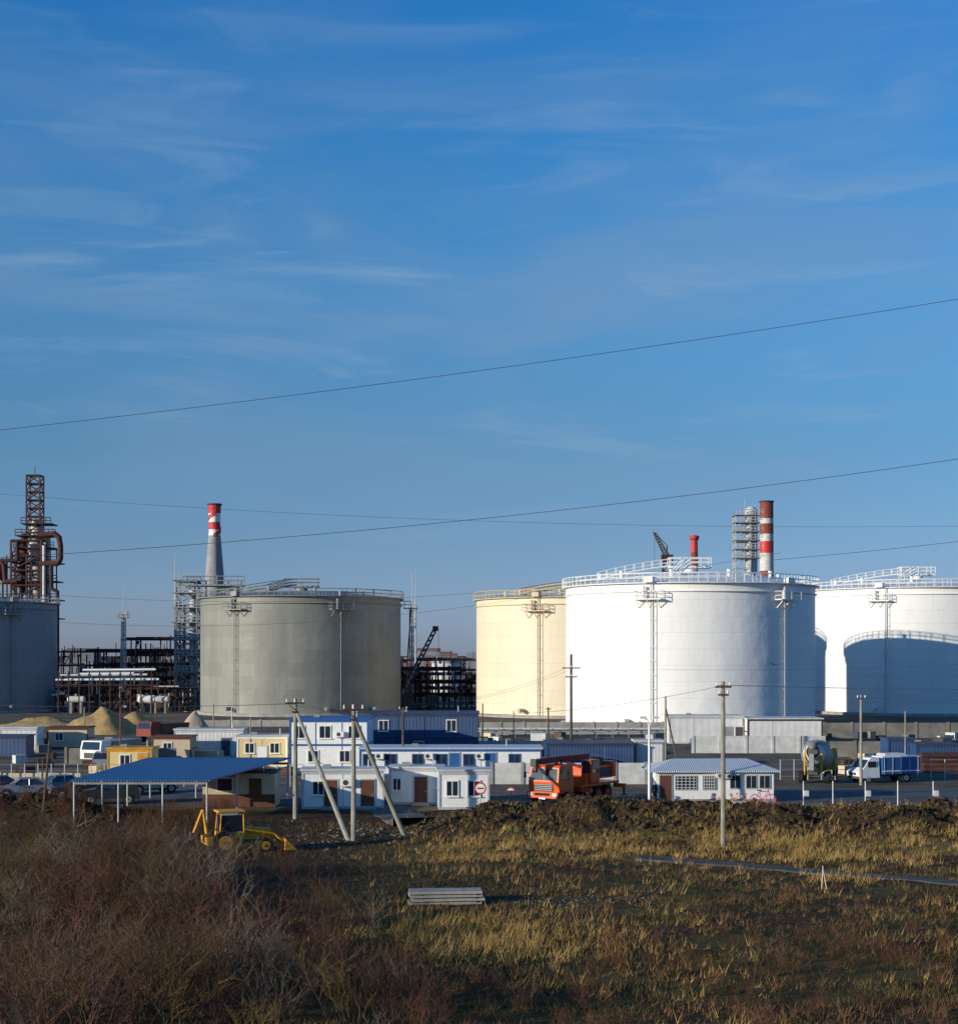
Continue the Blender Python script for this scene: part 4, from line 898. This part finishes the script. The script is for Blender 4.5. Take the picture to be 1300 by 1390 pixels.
pts=[]; pts2=[]
tries=0
while len(pts)<310 and tries<20000:
    tries+=1
    Z=random.uniform(44,94); px=random.uniform(-80,640); x=PX(px,Z)
    lim=600-(Z-50)*8
    if px>lim+80*nn3(x*.2,Z*.2,0): continue
    if nn3(x*.16,Z*.16,33)<-.1 and random.random()<.85: continue
    s=random.uniform(1.0,2.5)*(1-.35*ss(px,250,600))
    if random.random()<.12: s*=1.35
    if Z>78: s*=.6
    pts.append((x,Z,s))
thicket('shrub_thicket',pts[:170],'sh1'); thicket('shrub_thicket',pts[170:235],'sh2'); thicket('shrub_thicket',pts[235:],'sh4')
for i in range(330):
    Z=random.uniform(44,61); px=random.uniform(480,1400)
    if nn3(px*.008,Z*.15,3)<-.12: continue
    if px<820 and Z>54: continue
    pts2.append((PX(px,Z),Z,random.uniform(.3,.8)))
for i in range(80):
    Z=random.uniform(60,92); px=random.uniform(560,1350)
    if dpath(PX(px,Z),Z)<1.5: continue
    pts2.append((PX(px,Z),Z,random.uniform(.25,.6)))
for i in range(80): pts2.append((PX(random.uniform(-20,330),random.uniform(96,108)),random.uniform(96,108),random.uniform(.5,1.3)))
thicket('dry_weeds',pts2,'sh3')
M['g1']=nmat('dry_grass_golden',(.38,.245,.08,1),.9,.45,.5); M['g2']=nmat('grass_olive',(.085,.07,.022,1),.9,.55,.5); M['g3']=nmat('grass_brown',(.15,.085,.04,1),.9,.5,.5)
def grass(name,n,fn,mat,h0,h1,wd,k=6):
    Z=rng.uniform(44,103,n*5); px=rng.uniform(-60,1360,n*5); x=(px-650)/F*Z
    keep=[i for i in range(n*5) if rng.random()<fn(x[i],Z[i])*(dpath(x[i],Z[i])>.8)][:n]
    x=x[keep];Z=Z[keep]; m=len(x)
    base=np.array([hgt(a,b) for a,b in zip(x,Z)])
    X=np.repeat(x,k)+rng.normal(0,.09,m*k); Y=np.repeat(Z,k)+rng.normal(0,.09,m*k); B=np.repeat(base,k)-.05
    th=rng.uniform(.5,1.25,m); h=rng.uniform(h0,h1,m*k)*np.repeat(th,k); a=rng.uniform(0,6.28,m*k); lx=rng.normal(.12,.4,m*k)*h; ly=rng.normal(0,.4,m*k)*h
    dx=np.cos(a)*wd/2; dy=np.sin(a)*wd/2
    V=np.stack([np.stack([X-dx,Y-dy,B],-1),np.stack([X+dx,Y+dy,B],-1),np.stack([X+lx,Y+ly,B+h],-1)],1).reshape(-1,3)
    mesh_np(name,V,np.arange(m*k*3).reshape(-1,3),mat)
def f_gold(x,y):
    a=ss(y,81,83.5)*(1-ss(y,89,94))*ss(x,-5,0)*(.12+.95*ss(nn3(x*.25,y*.5,4),-.1,.25))
    a=max(a,ss(y,74,77)*(1-ss(y,80,82))*ss(x,12,16)*ss(nn3(x*.3,y*.4,14),-.1,.25)*.7)
    b=math.exp(-(((x-.3)/4.6)**2+((y-60)/4.5)**2))*(.5+.6*ss(nn3(x*.4,y*.4,21),-.2,.2))
    c=.07*ss(nn3(x*.2,y*.3,8),.0,.3)*ss(x,-8,-4)
    s=.15*ss(y,91,94)*(1-ss(y,98,101))*ss(x,-3,2)*ss(nn3(x*.3,y*.3,18),-.1,.25)
    return min(1,max(a,b,c,s))
def f_ol(x,y): return .8*ss(x,-10,-3)*(1-ss(y,93,100))*(.05+ss(nn3(x*.22,y*.4,2),-.02,.25))
def f_br(x,y): return (.5*(1-ss(y,98,104))*(.12+ss(nn3(x*.25,y*.3,12),-.1,.25)))
grass('dry_grass',12000,f_gold,'g1',.2,.6,.03); grass('grass',8500,f_ol,'g2',.08,.28,.035); grass('brown_grass',9500,f_br,'g3',.1,.4,.03)
def clods(name,n,fn,mat,s0,s1):
    bv=np.array([(1,0,0),(-1,0,0),(0,1,0),(0,-1,0),(0,0,1),(0,0,-1)],float); bf=np.array([(0,2,4),(2,1,4),(1,3,4),(3,0,4),(2,0,5),(1,2,5),(3,1,5),(0,3,5)])
    VV=[];FF=[];k=0
    for i in range(n):
        x,y=fn(); s=s0+(s1-s0)*rng.random()**3
        V=bv*rng.uniform(.6,1.3,(6,1))*s+rng.normal(0,s*.2,(6,3)); V[:,2]*=.6
        VV.append(V+np.array([x,y,hgt(x,y)+s*.05])); FF.append(bf+k); k+=6
    mesh_np(name,np.concatenate(VV),np.concatenate(FF),mat)
M['clod']=nmat('soil_clod',(.062,.039,.019,1),.95,.5,1.5,bump=.5,bscale=6); M['stone']=nmat('stone_grey',(.13,.115,.095,1),.9,.4,1.5)
clods('soil_clods',4200,lambda:(rng.uniform(-4,42),rng.normal(98,4.2)),'clod',.05,.32)
clods('soil_clods',900,lambda:(rng.uniform(-45,-24),rng.normal(106,2.5)),'clod',.05,.3)
clods('rubble_stones',450,lambda:(rng.normal(-7,2.5),rng.normal(94,4)),'stone',.02,.2)
clods('rubble_stones',300,lambda:(rng.uniform(0,8),rng.normal(69,.8)),'stone',.03,.12)
clods('rubble_stones',500,lambda:(rng.uniform(14,45),rng.normal(113,2)),'stone',.04,.2)
